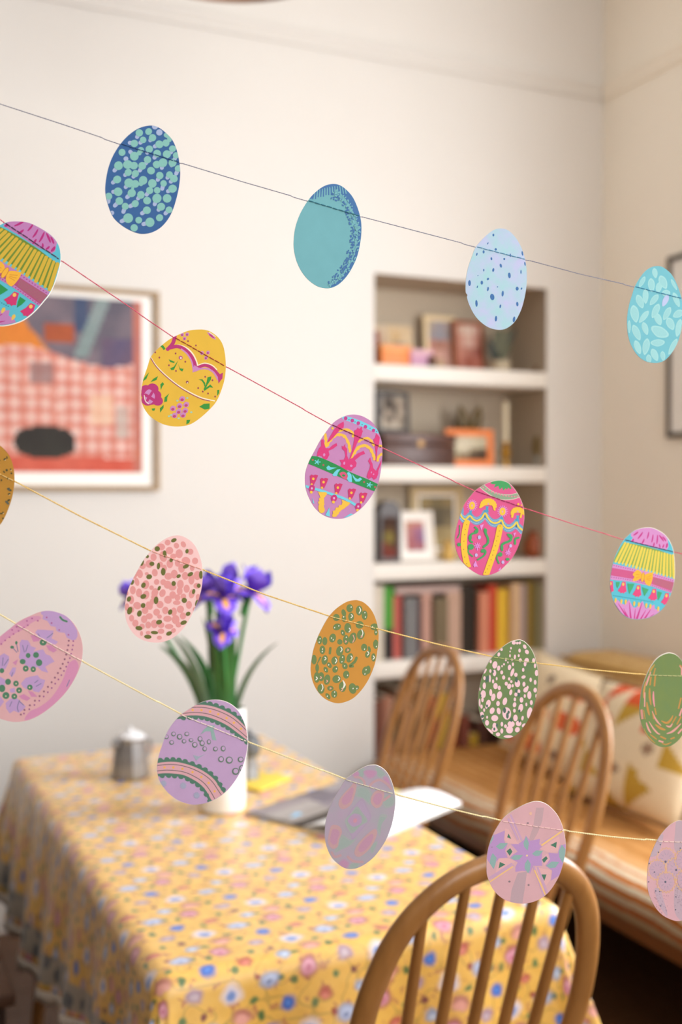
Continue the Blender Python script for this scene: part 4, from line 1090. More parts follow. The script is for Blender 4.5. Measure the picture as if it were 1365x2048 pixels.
for i, q in enumerate(BL): A.E(q[0], q[1], q[2] * 1.0, q[2] * (.95 + .12 * R1.random()), R1.random() * 90, AQ)
make_egg(1, (180, 200), 5.6875, [(690, 290), (560, 320), (440, 400), (340, 510), (260, 640), (205, 790), (176, 960), (178, 1080), (210, 1210), (262, 1330), (340, 1410), (440, 1475), (540, 1515), (620, 1523), (710, 1505), (800, 1455), (880, 1370), (940, 1260), (985, 1120), (1015, 980), (1028, 830), (1015, 690), (985, 560), (935, 450), (860, 370), (780, 312)],
         '#3f679e', A, 'dark blue paper egg covered in pale aqua blobs', stitch='#2c5288')

A = Art(); DB, TL = '#4a74a8', '#79b4bd'
A.P([(420, 400), (480, 350), (560, 300), (640, 262), (720, 250), (800, 290), (880, 370), (950, 470), (1010, 590), (1050, 700), (1068, 820), (1060, 950), (1040, 1060), (1010, 1180), (960, 1290), (900, 1390), (830, 1480), (760, 1545), (690, 1600), (900, 1700), (1300, 1200), (1300, 500), (1000, 100), (700, 100), (430, 300)], DB, True)
for i in range(13):
    x = 455 + i * 34; y0 = 300 - 70 * math.sin(min(1, i / 9) * 1.5); A.S([(x + 8, y0), (x - 4 + 2 * i, y0 + 95 + 8 * math.sin(i * 2.1))], 17, DB)
    A.S([(x + 24, y0 - 5), (x + 18 + 2 * i, y0 + 90)], 12, TL)
inner = [(700, 350), (790, 400), (870, 490), (930, 590), (970, 700), (995, 800), (1000, 900), (985, 1010), (960, 1110), (930, 1200), (880, 1300), (810, 1390), (740, 1470), (660, 1545)]
for i in range(170):
    t = R1.random() * (len(inner) - 1.001); j = int(t); f = t - j; x = inner[j][0] + (inner[j + 1][0] - inner[j][0]) * f; y = inner[j][1] + (inner[j + 1][1] - inner[j][1]) * f
    dx, dy = 550 - x, 900 - y; l = math.hypot(dx, dy); o = 78 * R1.random() ** 1.7 - 45; A.E(x + dx / l * o, y + dy / l * o, 10 + 8 * R1.random(), 8 + 5 * R1.random(), R1.random() * 180, DB, 8)
for i in range(150):
    t = R1.random() * (len(inner) - 1.001); j = int(t); f = t - j; x = inner[j][0] + (inner[j + 1][0] - inner[j][0]) * f; y = inner[j][1] + (inner[j + 1][1] - inner[j][1]) * f
    dx, dy = 550 - x, 900 - y; l = math.hypot(dx, dy); o = -25 - 75 * R1.random(); A.E(x + dx / l * o, y + dy / l * o, 11 + 7 * R1.random(), 7 + 4 * R1.random(), 110 + R1.random() * 40, TL, 8)
make_egg(1, (560, 340), 6.825, [(745, 190), (640, 205), (540, 260), (430, 360), (330, 500), (255, 650), (205, 820), (188, 1000), (200, 1130), (235, 1260), (300, 1390), (390, 1500), (500, 1580), (600, 1612), (700, 1610), (800, 1565), (900, 1470), (980, 1350), (1050, 1200), (1090, 1050), (1112, 900), (1115, 750), (1095, 620), (1050, 480), (990, 360), (910, 270), (830, 212)],
         '#76b2bb', A, 'plain teal paper egg with a dotted dark blue edge', stitch='#2f7488')

A = Art(); DB = '#4570a8'
for q in ((628, 288, 14, 20), (548, 408, 8, 17, 25), (662, 494, 17, 18), (488, 530, 14, 24), (390, 565, 10, 23, 15), (600, 628, 13, 22, -10), (785, 632, 14, 16), (872, 580, 10, 26), (1045, 552, 12, 34, -8), (735, 728, 16, 30, -15), (627, 790, 15, 28, 10), (490, 793, 9, 20), (1082, 702, 10, 30, -8),
          (1025, 818, 9, 30), (858, 868, 20, 42, -5), (550, 920, 15, 19, 30), (405, 870, 6, 9, 30), (285, 978, 20, 43), (462, 972, 18, 29), (398, 1032, 7, 20, 15), (550, 1065, 13, 31, 12), (687, 1033, 9, 9), (762, 1130, 16, 42, 5), (612, 1178, 31, 47, -10), (970, 1058, 22, 28), (1033, 1058, 11, 17, 20),
          (385, 1270, 17, 50, -3), (728, 1312, 12, 27, 10), (972, 1280, 17, 33, -5), (665, 1490, 17, 41, 4), (925, 1500, 18, 42, 8), (540, 1040, 6, 4), (255, 780, 5, 18)): A.E(q[0], q[1], q[2], q[3], q[4] if len(q) > 4 else 0, DB, 12)
make_egg(1, (900, 430), 7.184, [(760, 195), (660, 205), (560, 265), (450, 370), (370, 470), (320, 600), (270, 740), (240, 880), (230, 1000), (232, 1110), (255, 1150), (250, 1190), (290, 1310), (360, 1440), (450, 1540), (560, 1615), (680, 1648), (790, 1640), (890, 1580), (960, 1500), (1020, 1380), (1060, 1260), (1095, 1090), (1108, 940), (1105, 780), (1085, 640), (1040, 490), (980, 370), (910, 280), (840, 220)],
         '#a2cfd4', A, 'pale watercolour blue paper egg with small dark blue specks', base2='#bcbfe2', scale=55, contrast=2.6, stitch='#5a93b4')

A = Art()
LV = [(775, 395, 45, 88, -10), (555, 545, 38, 105, 28), (915, 550, 66, 125, -25), (840, 640, 52, 95, 12), (715, 600, 58, 120, -5), (1100, 590, 28, 105, -28), (615, 790, 50, 130, 0), (760, 850, 50, 115, 38), (965, 740, 70, 62, 0), (1140, 850, 48, 135, -22), (520, 880, 60, 125, -22), (430, 1090, 72, 152, -10),
      (585, 1140, 48, 130, 38), (785, 1040, 56, 135, 25), (980, 1085, 52, 125, 28), (830, 1180, 60, 112, -22), (1040, 1260, 66, 115, -25), (1170, 1090, 62, 100, 60), (1180, 1330, 55, 155, 12), (335, 1310, 28, 112, 0), (460, 1410, 60, 145, -24), (608, 1340, 52, 115, -18), (855, 1400, 165, 92, 26),
      (822, 1585, 122, 62, -3), (480, 1660, 55, 125, -20), (622, 1650, 60, 145, 10), (1080, 1650, 46, 155, 28), (770, 1790, 58, 115, -24), (910, 1810, 42, 85, -8), (670, 1860, 45, 78, -5)]
def leafshape(x, y, rx, ry, rot, c, k=1.0):
    a = math.radians(rot); pts = [(0, -ry), (rx * .8, -ry * .62), (rx, -ry * .05), (rx * .72, ry * .55), (0, ry), (-rx * .72, ry * .55), (-rx, -ry * .05), (-rx * .8, -ry * .62)]
    A.P([(x + (u * math.cos(a) - v * math.sin(a)) * k, y + (u * math.sin(a) + v * math.cos(a)) * k) for u, v in pts], c, True)
for q in LV: leafshape(*q, '#9fd0d2')
for i, q in enumerate(LV): leafshape(*q, '#94c9cd' if i % 3 else '#99cdd0', .78)
leafshape(952, 865, 46, 110, 25, '#b4bfe0')
make_egg(1, (1220, 500), 8.531, [(800, 275), (700, 300), (600, 370), (500, 500), (430, 630), (380, 780), (335, 930), (305, 1100), (298, 1250), (310, 1420), (350, 1580), (420, 1720), (510, 1830), (620, 1900), (720, 1925), (830, 1925), (930, 1890), (1010, 1820), (1100, 1700), (1170, 1560), (1220, 1380), (1245, 1200), (1255, 1050), (1240, 880), (1190, 690), (1130, 540), (1060, 420), (980, 340), (890, 285)],
         '#74bac8', A, 'turquoise paper egg with overlapping pale leaf shapes', stitch='#3a86a8')

# --- red thread
PU, MG, YE, GR, TE, BW, RD = '#cf8fc6', '#c23f8a', '#e0c34e', '#7fa04e', '#4fb4c0', '#f0b43e', '#c24f7a'
def band_egg(muted=False):
    A = Art(); pu, mg = ('#bd80b8', '#b42f7c') if muted else (PU, MG); ye, gr = ('#d2b040', '#6f8a38') if muted else ('#e2cc58', '#86a85a')
    A.P([(520, 225), (600, 170), (720, 110), (860, 100), (1000, 140), (1090, 230), (1130, 330), (1142, 440), (1110, 492), (1050, 470), (960, 475), (830, 440), (700, 400), (620, 385), (520, 360), (520, 335), (552, 295), (518, 262)], pu)
    for (p, q, w) in (((640, 195), (560, 255), 26), ((715, 200), (632, 312), 26), ((815, 195), (786, 312), 22), ((885, 240), (862, 372), 22), ((960, 245), (945, 400), 24), ((985, 250), (1062, 352), 28), ((1042, 275), (1100, 352), 26), ((740, 312), (700, 392), 26), ((905, 372), (885, 452), 24), ((560, 312), (535, 362), 30), ((1122, 380), (1102, 462), 32), ((1065, 402), (1040, 462), 24), ((985, 395), (1000, 462), 22)):
        A.S([p, ((p[0] + q[0]) / 2 + 4, (p[1] + q[1]) / 2), q], w, mg, taper=2)
    A.P([(400, 375), (560, 395), (760, 435), (960, 490), (1228, 592), (1260, 960), (1100, 912), (900, 850), (650, 778), (450, 720), (225, 690), (330, 480)], gr)
    for i in range(18):
        t = i / 17; x0, y0 = 425 + 790 * t, 380 + 205 * t + 12 * math.sin(t * 3.1); x1, y1 = 265 + 965 * t, 690 + 262 * t + 10 * math.sin(t * 3.1)
        A.S([(x0, y0), (x1, y1)], 36 + 7 * math.sin(i * 2.3), ye, False)
    A.P([(150, 715), (225, 725), (560, 800), (860, 872), (1300, 1000), (1260, 1230), (1195, 1212), (860, 1098), (500, 1018), (120, 980)], pu)
    A.P([(150, 780), (205, 790), (560, 852), (900, 942), (1300, 1050), (1260, 1200), (1195, 1182), (870, 1062), (560, 978), (120, 905)], '#b0507c' if muted else '#c95c8a')
    for i in range(26):
        x = 900 + i * 14; A.S([(x + 6, 955 + i * 3.6), (x - 4, 1060 + i * 4.6)], 5, '#8f7a6a', False, cap=False)
    for i in range(20):
        t = i / 19
        for (x0, y0, x1, y1) in ((240, 752, 600, 835), (890, 905, 1225, 1010), (200, 945, 560, 1000), (560, 1002, 860, 1078), (880, 1085, 1180, 1190)):
            if i % 2 == 0: A.E(x0 + (x1 - x0) * t, y0 + (y1 - y0) * t, 8.5, 8.5, 0, '#a4408c', 8)
    A.P([(620, 825), (690, 870), (682, 960), (600, 1008), (543, 1000), (575, 940), (548, 900)], BW, True); A.P([(752, 905), (860, 868), (884, 890), (872, 985), (832, 1088), (768, 1060), (742, 1000)], BW, True)
    for p, q in (((600, 900), (660, 905)), ((600, 960), (660, 940)), ((770, 950), (850, 920)), ((775, 985), (840, 1000)), ((775, 970), (850, 960))): A.S([p, q], 7, '#d08a34', False)
    A.E(714, 945, 30, 84, 9, '#c8883a'); A.E(714, 945, 23, 76, 9, BW)
    for dx, dy, sc in ((-212, -10, 1), (0, 0, 1), (245, 60, 1), (505, 120, 1), (715, 190, .95)):
        A.P([(375 + dx, 1018 + dy), (430 + dx, 1020 + dy), (436 + dx, 1120 + dy), (446 + dx, 1185 + dy), (415 + dx, 1195 + dy), (402 + dx, 1218 + dy), (378 + dx, 1200 + dy), (352 + dx, 1214 + dy), (335 + dx, 1190 + dy), (298 + dx, 1172 + dy), (345 + dx, 1100 + dy)], '#cc3a72' if muted else '#dd4e80')
        A.E(390 + dx, 1062 + dy, 20, 27, 0, '#f0c060')
    for P_ in ([(268, 1025), (335, 1025), (322, 1080), (290, 1132), (272, 1070)], [(460, 1050), (575, 1055), (545, 1130), (490, 1228), (470, 1130)], [(700, 1108), (812, 1148), (780, 1200), (740, 1262), (715, 1180)], [(958, 1178), (1032, 1200), (1005, 1270), (968, 1332), (955, 1250)]): A.P(P_, '#2f9450' if muted else '#4aa874')
    for i in range(26): A.E(225 + i * 26, 1248 + i * 4.3, 7, 6, 0, '#2f7f8c', 8)
    A.P([(200, 1300), (240, 1345), (300, 1322), (360, 1382), (425, 1402), (482, 1312), (550, 1440), (592, 1452), (712, 1338), (760, 1470), (905, 1398), (912, 1470), (985, 1490), (1050, 1560), (700, 1760), (300, 1700), (190, 1480)], pu)
    for (p, q, w) in (((305, 1380), (440, 1590), 30), ((395, 1462), (470, 1620), 26), ((490, 1365), (515, 1640), 34), ((590, 1465), (572, 1640), 24), ((702, 1368), (612, 1640), 36), ((765, 1488), (672, 1650), 28), ((845, 1478), (730, 1650), 32), ((255, 1395), (370, 1570), 24), ((900, 1555), (790, 1640), 26)): A.S([q, ((p[0] + q[0]) / 2, (p[1] + q[1]) / 2), p], w, mg, taper=1)
    for x, y in ((262, 1330), (358, 1350), (430, 1355), (570, 1385), (648, 1400), (770, 1415), (838, 1430), (968, 1470)): A.P([(x, y - 42), (x + 20, y - 22), (x + 14, y + 15), (x - 6, y + 46), (x - 18, y - 10)], '#e4be58', True)
    return A
AM = band_egg(True)
# the same printed design on the egg at the left border, turned and seen larger
import numpy as _np
src = _np.array([(715, 945, 1), (1140, 440, 1), (1225, 600, 1), (1215, 1130, 1), (640, 1085, 1), (920, 1150, 1), (520, 350, 1)], float)
dst = _np.array([(128, 1010), (900, 705), (935, 900), (755, 1500), (-95, 1215), (230, 1320), (60, 225)], float)
K, *_ = _np.linalg.lstsq(src, dst, rcond=None)
A2 = Art(); A2.layer = AM.layer
A2.shapes = [([tuple((_np.array([x, y, 1.0]) @ K).tolist()) for x, y in pts], c, ly) for pts, c, ly in AM.shapes]
make_egg(2, (0, 420), 8.194, [(85, 210), (180, 190), (310, 188), (440, 202), (560, 245), (700, 320), (820, 400), (900, 480), (960, 580), (990, 700), (992, 830), (965, 960), (922, 1110), (862, 1270), (795, 1390), (715, 1490), (620, 1600), (500, 1715), (380, 1798), (250, 1850), (100, 1885), (-30, 1888), (-200, 1860), (-400, 1760), (-540, 1600), (-600, 1400), (-590, 1200), (-530, 950), (-420, 720), (-280, 500), (-120, 330), (0, 250)],
         '#5fc0d4', A2, 'turquoise paper egg with yellow pleats and bow, cut off by the left picture edge', stitch='#5c3358', rim=(.0006, -.0006))

A = Art(); Y2, WH, MG2, LL_, GN = '#e8bb46', '#f4ead0', '#b83a78', '#c98ac0', '#3f9440'
A.S([(262, 468), (330, 570), (450, 690), (600, 810), (760, 905), (900, 968), (1052, 1004)], 13, WH); A.S([(258, 472), (326, 578), (446, 700), (596, 820), (750, 915), (890, 980), (990, 1005)], 11, '#a0526a')
A.S([(560, 190), (545, 260), (520, 310), (470, 362)], 46, MG2)
A.S([(520, 335), (600, 312), (700, 345), (780, 420), (830, 520), (845, 600)], 16, WH)
A.S([(500, 345), (590, 328), (680, 365), (755, 440), (805, 540), (812, 620)], 44, MG2); A.S([(640, 362), (710, 420), (765, 510), (785, 600), (790, 640)], 18, LL_)
A.S([(850, 585), (930, 560), (1010, 590), (1080, 660), (1130, 720)], 40, MG2); A.S([(850, 560), (930, 536), (1020, 562), (1080, 615)], 12, WH); A.S([(810, 630), (880, 605), (960, 605), (1040, 650), (1095, 740)], 22, LL_)
A.P([(775, 650), (800, 560), (850, 590), (900, 600), (830, 625)], LL_); A.P([(1090, 690), (1155, 652), (1150, 720), (1100, 790)], MG2)
def fl(x, y, s, c): A.E(x, y, 22 * s, 24 * s, 20, c)
for q in ((712, 178), (680, 230), (650, 182), (895, 410), (970, 405), (945, 470)): fl(*q, 1, LL_); A.E(q[0] - 3, q[1] + 5, 13, 14, 0, '#b04c86')
A.P([(955, 150), (1000, 165), (1060, 220), (1065, 245), (1020, 225), (985, 195)], LL_); A.P([(975, 165), (1015, 185), (1058, 230), (1030, 222), (990, 195)], MG2)
A.S([(985, 152), (1062, 205)], 8, WH)
def sprig(P_): A.P(P_, GN)
sprig([(480, 488), (560, 520), (545, 535), (500, 520)]); sprig([(500, 600), (545, 580), (600, 500), (575, 560), (545, 620), (515, 622)]); sprig([(600, 545), (622, 600), (668, 605), (650, 640), (620, 620)])
sprig([(360, 320), (410, 312), (442, 355), (420, 375), (400, 345)]); sprig([(850, 740), (900, 735), (935, 780), (935, 850), (915, 790), (890, 752)]); sprig([(965, 710), (1012, 700), (1005, 740), (960, 810), (925, 880), (915, 860), (950, 780)])
sprig([(930, 850), (1000, 800), (1035, 840), (990, 835), (925, 880)]); sprig([(255, 772), (290, 730), (350, 695), (330, 745)]); sprig([(150, 770), (180, 715), (240, 645), (205, 730)]); sprig([(385, 870), (378, 800), (405, 770), (425, 795), (400, 830)])
sprig([(425, 1020), (432, 960), (490, 910), (465, 960), (462, 1010)]); sprig([(375, 1150), (372, 1095), (420, 1052), (418, 1090)]); sprig([(268, 1100), (315, 1095), (305, 1125), (280, 1125)]); sprig([(862, 1075), (920, 1040), (990, 1035), (990, 1100), (930, 1112)])
sprig([(700, 1295), (705, 1240), (750, 1238), (735, 1280)]); sprig([(1085, 870), (1112, 865), (1105, 910), (1085, 942)])
A.E(630, 468, 25, 24, 0, '#b4548a'); A.E(632, 472, 11, 13, 0, WH); A.E(712, 772, 17, 18, 0, '#8e4a5a'); A.E(714, 780, 7, 8, 0, WH)
for q in ((567, 415), (366, 466), (688, 518), (485, 562), (572, 632), (935, 705), (848, 845), (905, 888), (970, 912), (1058, 950), (820, 316), (315, 402), (1025, 748), (722, 262)): A.E(*q, 11, 12, 0, '#9c4c56', 8)
for q in ((205, 870), (285, 850), (320, 930), (340, 1000), (260, 990), (215, 1000), (210, 930)): A.E(*q, 72, 62, 20, MG2)
A.P([(185, 905), (240, 860), (295, 905), (310, 960), (270, 1030), (215, 1040), (180, 985)], LL_, True); A.S([(195, 930), (290, 990)], 38, MG2, False); A.S([(275, 900), (215, 1000)], 34, MG2, False)
A.S([(178, 935), (190, 1000), (235, 1042)], 8, WH)
for q in ((648, 980), (698, 1050), (615, 1065), (532, 1098), (685, 1125), (605, 1135), (552, 1185), (658, 1180)): A.P([(q[0] - 36, q[1] + 5), (q[0] - 8, q[1] - 34), (q[0] + 34, q[1] - 20), (q[0] + 28, q[1] + 25), (q[0] - 12, q[1] + 30)], LL_, True); A.E(q[0], q[1] + 10, 21, 17, -15, '#bb4a78')
for q in ((712, 968), (588, 1002), (762, 1145), (485, 1195), (605, 1220), (512, 1178)): A.E(*q, 15, 12, 0, '#a8cdb4', 8)
make_egg(2, (260, 640), 6.2045, [(860, 118), (740, 130), (620, 175), (500, 235), (400, 310), (310, 395), (255, 470), (215, 590), (170, 720), (145, 850), (138, 960), (160, 1060), (220, 1160), (310, 1240), (420, 1295), (540, 1320), (650, 1318), (760, 1290), (880, 1210), (1000, 1100), (1080, 1000), (1140, 860), (1180, 710), (1190, 560), (1180, 420), (1150, 300), (1090, 210), (1000, 145), (930, 122)],
         Y2, A, 'yellow paper egg with magenta scallops and small green sprigs', stitch='#a8402f')

A = Art(); PK, Y3, CY, GN2 = '#d6407e', '#efc04a', '#74cfe2', '#2f8f50'
A.P([(640, 165), (690, 152), (780, 172), (900, 215), (1020, 272), (1160, 350), (1140, 390), (1080, 368), (960, 312), (860, 270), (740, 225), (660, 195)], CY)
for q in ((695, 182, 26), (785, 212, 26), (868, 248, 26), (965, 297, 25), (1075, 347, 24)): A.E(*q, q[2], 0, '#c43f8c')
for q in ((740, 200), (822, 230), (920, 268), (1028, 318), (1118, 362)): A.E(*q, 9, 9, 0, '#8a6aa8', 8)
def garland(pts, w): 
    pp_ = catmull([(x, y, 0) for x, y in pts], False, 6)
    for i, p in enumerate(pp_): A.E(p.x, p.y, w * (.9 + .25 * ((i * 7) % 3) / 2), w * .7, i * 40, Y3, 8)
garland([(415, 400), (425, 480), (432, 560), (480, 490), (540, 425), (620, 405), (690, 440), (735, 530), (755, 630)], 24); garland([(600, 355), (700, 335), (780, 370), (795, 430)], 20)
garland([(770, 720), (820, 640), (880, 575), (960, 555), (1030, 600), (1070, 680), (1090, 740)], 25); garland([(870, 500), (930, 465), (1000, 455), (1050, 500), (1075, 550)], 20); garland([(1130, 760), (1150, 700), (1190, 670)], 20); garland([(1150, 560), (1190, 560)], 20); A.E(515, 318, 17, 19, 0, Y3)
for P_ in ([(440, 515), (475, 440), (530, 345), (575, 290), (600, 262), (640, 240), (665, 225), (672, 262), (665, 310), (625, 330), (590, 370), (530, 440), (470, 500)], [(742, 740), (775, 640), (800, 530), (815, 440), (812, 345), (840, 340), (860, 305), (880, 330), (915, 292), (918, 345), (930, 352), (905, 430), (855, 510), (810, 620), (765, 725)],
           [(1100, 770), (1105, 650), (1090, 540), (1072, 470), (1095, 450), (1112, 385), (1135, 410), (1160, 440), (1150, 520), (1130, 600), (1118, 700), (1108, 770)]): A.P(P_, PK)
for P_ in ([(360, 560), (358, 480), (390, 465), (400, 520), (420, 590), (470, 590), (520, 545), (570, 520), (580, 555), (520, 600), (460, 625), (472, 680), (440, 740), (400, 750), (370, 700), (340, 690), (300, 705), (310, 640), (330, 590)],
           [(640, 555), (660, 570), (690, 530), (690, 570), (715, 600), (715, 690), (735, 745), (790, 720), (860, 660), (940, 625), (960, 665), (900, 690), (820, 755), (845, 790), (835, 840), (800, 865), (770, 905), (720, 880), (680, 920), (650, 870), (615, 850), (640, 800), (610, 750), (670, 745), (690, 700), (680, 630), (645, 600)],
           [(1000, 765), (1030, 715), (1040, 760), (1060, 800), (1070, 860), (1110, 900), (1150, 820), (1185, 740), (1180, 800), (1140, 900), (1140, 940), (1115, 1000), (1080, 1022), (1050, 985), (1010, 1010), (980, 980), (1000, 910), (1020, 870), (1030, 820)]): A.P(P_, PK)
for q in ((400, 680, 16, 22), (675, 795, 14, 22), (770, 830, 18, 16), (1045, 920, 8, 14), (1075, 945, 10, 10)): A.E(*q, 10, '#d48ac0')
A.P([(180, 800), (230, 695), (300, 700), (420, 745), (540, 800), (640, 850), (730, 905), (850, 955), (1000, 1015), (1160, 1090), (1120, 1190), (1000, 1145), (850, 1085), (700, 1020), (560, 960), (420, 900), (280, 840)], GN2)
A.P([(620, 960), (610, 930), (660, 912), (700, 930), (722, 980), (712, 1020), (660, 1000)], '#d65a7e', True); A.E(665, 962, 22, 15, 10, GN2)
A.P([(712, 925), (740, 915), (772, 950), (782, 1050), (740, 1050), (712, 1010), (725, 970)], CY); A.P([(780, 940), (830, 1000), (860, 1012), (890, 990), (920, 1012), (880, 1045), (830, 1045), (795, 990)], CY); A.P([(512, 955), (545, 910), (580, 880), (625, 875), (590, 920), (575, 970), (530, 972)], CY); A.P([(430, 850), (460, 825), (490, 850), (575, 855), (510, 875), (470, 892), (440, 880)], CY)
for x, y in ((308, 778), (1018, 1090)):
    for i in range(5): a = i * 1.257; A.S([(x, y), (x + 38 * math.cos(a), y + 32 * math.sin(a))], 13, CY, False)
for q in ((245, 750), (390, 820), (945, 1052), (1095, 1118)): A.E(*q, 14, 14, 0, '#b85a5e', 8)
A.S([(150, 1110), (260, 1140), (400, 1182), (540, 1230), (680, 1280), (840, 1370)], 34, CY)
for (x, y, s, lean_) in ((250, 1000, 1, .25), (390, 1045, .95, .2), (585, 1120, .95, .2), (770, 1190, .9, .2), (925, 1245, .95, .25)):
    A.P([(x - 45, y - 30), (x - 20, y - 52), (x, y - 40), (x + 30, y - 50), (x + 68, y - 40), (x + 40, y + 30), (x + 10, y + 90), (x - 35, y + 82), (x - 40, y + 30)], '#cc3c70'); A.E(x + 2, y + 8, 17, 18, 0, Y3); A.E(x - 20, y + 85, 16, 16, 0, Y3)
for q in ((232, 1138), (535, 1272), (865, 1385)): A.E(*q, 42, 50, 20, '#c43a7c'); A.E(*q, 14, 16, 0, '#dfa8d2'); A.E(q[0] - 8, q[1] + 52, 20, 20, 0, Y3)
A.P([(315, 1185), (430, 1190), (440, 1215), (400, 1270), (350, 1265)], Y3); A.P([(635, 1290), (760, 1335), (720, 1380), (670, 1390)], Y3); garland([(365, 1290), (360, 1350), (362, 1410), (370, 1445)], 42); garland([(680, 1360), (630, 1400), (570, 1450), (545, 1500)], 40)
for P_ in ([(238, 1260), (270, 1350), (245, 1335)], [(470, 1398), (478, 1525), (415, 1505)], [(660, 1545), (760, 1480), (800, 1490), (690, 1550)], [(880, 1425), (930, 1390), (900, 1440)]): A.P(P_, CY)
make_egg(2, (590, 810), 6.825, [(800, 130), (700, 145), (600, 190), (520, 250), (440, 350), (350, 480), (280, 610), (200, 760), (150, 900), (138, 1020), (155, 1160), (200, 1280), (270, 1400), (360, 1485), (460, 1535), (570, 1555), (680, 1545), (790, 1500), (900, 1420), (1000, 1310), (1080, 1190), (1140, 1070), (1175, 900), (1195, 720), (1195, 580), (1180, 470), (1130, 340), (1050, 230), (950, 165), (880, 140)],
         '#c68abc', A, 'mauve paper egg with a green ribbon band and pink flowers', stitch='#8c2c4c')

A = Art(); YG, BLU, GG, LP = '#f0c142', '#6f9ec0', '#4aa062', '#dd92d8'
A.P([(540, 265), (600, 225), (660, 280), (760, 335), (880, 365), (1000, 372), (1110, 342), (1140, 405), (1040, 440), (920, 452), (800, 435), (680, 370), (590, 310)], '#8fa68a')
A.S([(535, 262), (600, 318), (700, 385), (800, 432), (920, 452), (1050, 440), (1140, 408)], 9, '#d8d2c0'); A.S([(600, 228), (690, 302), (790, 352), (900, 375), (1010, 372), (1110, 345)], 7, '#d8d2c0')
for i in range(13): t = i / 12; A.E(585 + 520 * t, 265 + 300 * t - 165 * t * t, 13, 12, 0, '#e0829a', 8)
A.P([(690, 200), (760, 140), (900, 140), (985, 215), (1018, 285), (990, 290), (965, 265), (945, 300), (925, 275), (890, 312), (870, 265), (835, 300), (815, 240), (745, 270), (770, 215), (725, 215)], GG)
def scal(off, w, c): A.S([(235, 660 + off), (265, 715 + off), (310, 745 + off), (350, 715 + off), (385, 690 + off), (430, 740 + off), (490, 765 + off), (560, 725 + off), (612, 650 + off), (650, 715 + off), (700, 775 + off), (760, 800 + off), (820, 785 + off), (862, 755 + off), (890, 820 + off), (940, 870 + off), (1000, 870 + off), (1060, 825 + off), (1092, 785 + off), (1120, 855 + off), (1190, 915 + off)], w, c)
scal(-32, 42, BLU); scal(42, 56, BLU)
for q in ((390, 640), (640, 580), (862, 720), (1105, 720)): A.P([(q[0] - 22, q[1] - 30), (q[0] + 30, q[1] - 30), (q[0] + 18, q[1] + 10), (q[0] + 30, q[1] + 60), (q[0] - 30, q[1] + 60), (q[0] - 12, q[1] + 10)], '#4f9fc2')
A.P([(250, 560), (285, 560), (290, 660), (245, 660)], BLU)
pp_ = catmull([(x, y, 0) for x, y in [(240, 735), (270, 770), (310, 790), (360, 765), (430, 795), (490, 810), (560, 775), (612, 740), (650, 770), (700, 830), (760, 850), (820, 830), (870, 850), (940, 915), (1000, 915), (1060, 880), (1100, 900), (1150, 960)]], False, 3)
for p in pp_: A.E(p.x, p.y, 9, 8, 0, '#a4c0dc', 8); A.E(p.x + 8, p.y - 78, 8, 7, 0, '#a4c0dc', 8)
scal(5, 24, '#ecd04a')
def sun(x, y):
    for i in range(16): a = i * math.pi / 8; A.S([(x + 40 * math.cos(a), y + 44 * math.sin(a)), (x + 76 * math.cos(a), y + 82 * math.sin(a))], 14, LP, False)
    A.E(x, y, 50, 58, 0, LP)
def sun2(x, y): A.E(x, y, 46, 60, 5, YG); A.E(x, y, 17, 26, 0, '#e6a46a'); A.E(x, y, 10, 16, 0, '#d8b0c8')
sun(415, 535); sun(878, 625); sun2(413, 540); sun2(876, 630)
def fan(x, y, s):
    for i in range(11): a = math.radians(170 + i * 20); A.S([(x, y), (x + 62 * s * math.cos(a), y + 60 * s * math.sin(a)), (x + 112 * s * math.cos(a), y + 95 * s * math.sin(a) + 28 * s)], 36 * s, YG)
    A.E(x, y + 2, 14, 18, 0, '#dda0a0')
fan(660, 512, 1); A.S([(730, 520), (755, 600)], 32, YG); A.S([(560, 520), (535, 565)], 30, YG); fan(1105, 630, .85); A.S([(1040, 640), (1020, 710)], 32, YG); A.S([(1165, 650), (1150, 715)], 28, YG); A.E(1115, 520, 16, 20, 0, YG); A.E(1162, 535, 12, 12, 0, YG)
A.S([(330, 800), (300, 950), (288, 1100), (300, 1250), (325, 1380), (355, 1480)], 92, YG, cap=False); A.E(334, 800, 46, 46, 0, YG); A.S([(836, 870), (800, 1050), (750, 1230), (690, 1400), (620, 1600)], 92, YG, cap=False); A.E(838, 868, 46, 46, 0, YG)
for q in ((330, 830), (310, 900), (300, 980), (288, 1080), (285, 1205), (300, 1320), (330, 1420), (838, 850), (825, 925), (805, 1005), (785, 1075), (768, 1150), (742, 1220), (725, 1290), (700, 1360), (670, 1450), (645, 1500), (615, 1550)): A.E(*q, 8, 9, 0, '#b08a34', 8)
for pts, w in (([(460, 870), (495, 905), (480, 950), (420, 965), (375, 1010), (385, 1070), (415, 1095)], 30), ([(610, 900), (620, 960), (655, 1040), (650, 1110), (590, 1165)], 36), ([(960, 980), (1010, 1005), (990, 1070), (900, 1110), (862, 1150), (868, 1215)], 36), ([(560, 1240), (590, 1205), (620, 1240), (590, 1300), (500, 1360)], 26), ([(360, 1200), (355, 1250), (420, 1310)], 22), ([(850, 1260), (800, 1290), (790, 1340), (820, 1415)], 24), ([(1120, 1025), (1070, 1045), (1065, 1120)], 30), ([(225, 840), (222, 960), (190, 1030)], 14)): A.S(pts, w, GG)
for q in ((478, 930, 32, 26), (615, 920, 26, 36), (395, 1165, 46, 44), (585, 1225, 40, 32), (990, 1000, 32, 30), (842, 1280, 32, 34), (952, 1352, 30, 22), (215, 1130, 30, 28), (388, 1020, 22, 40), (866, 1180, 22, 36)): A.E(*q, 0, GG)
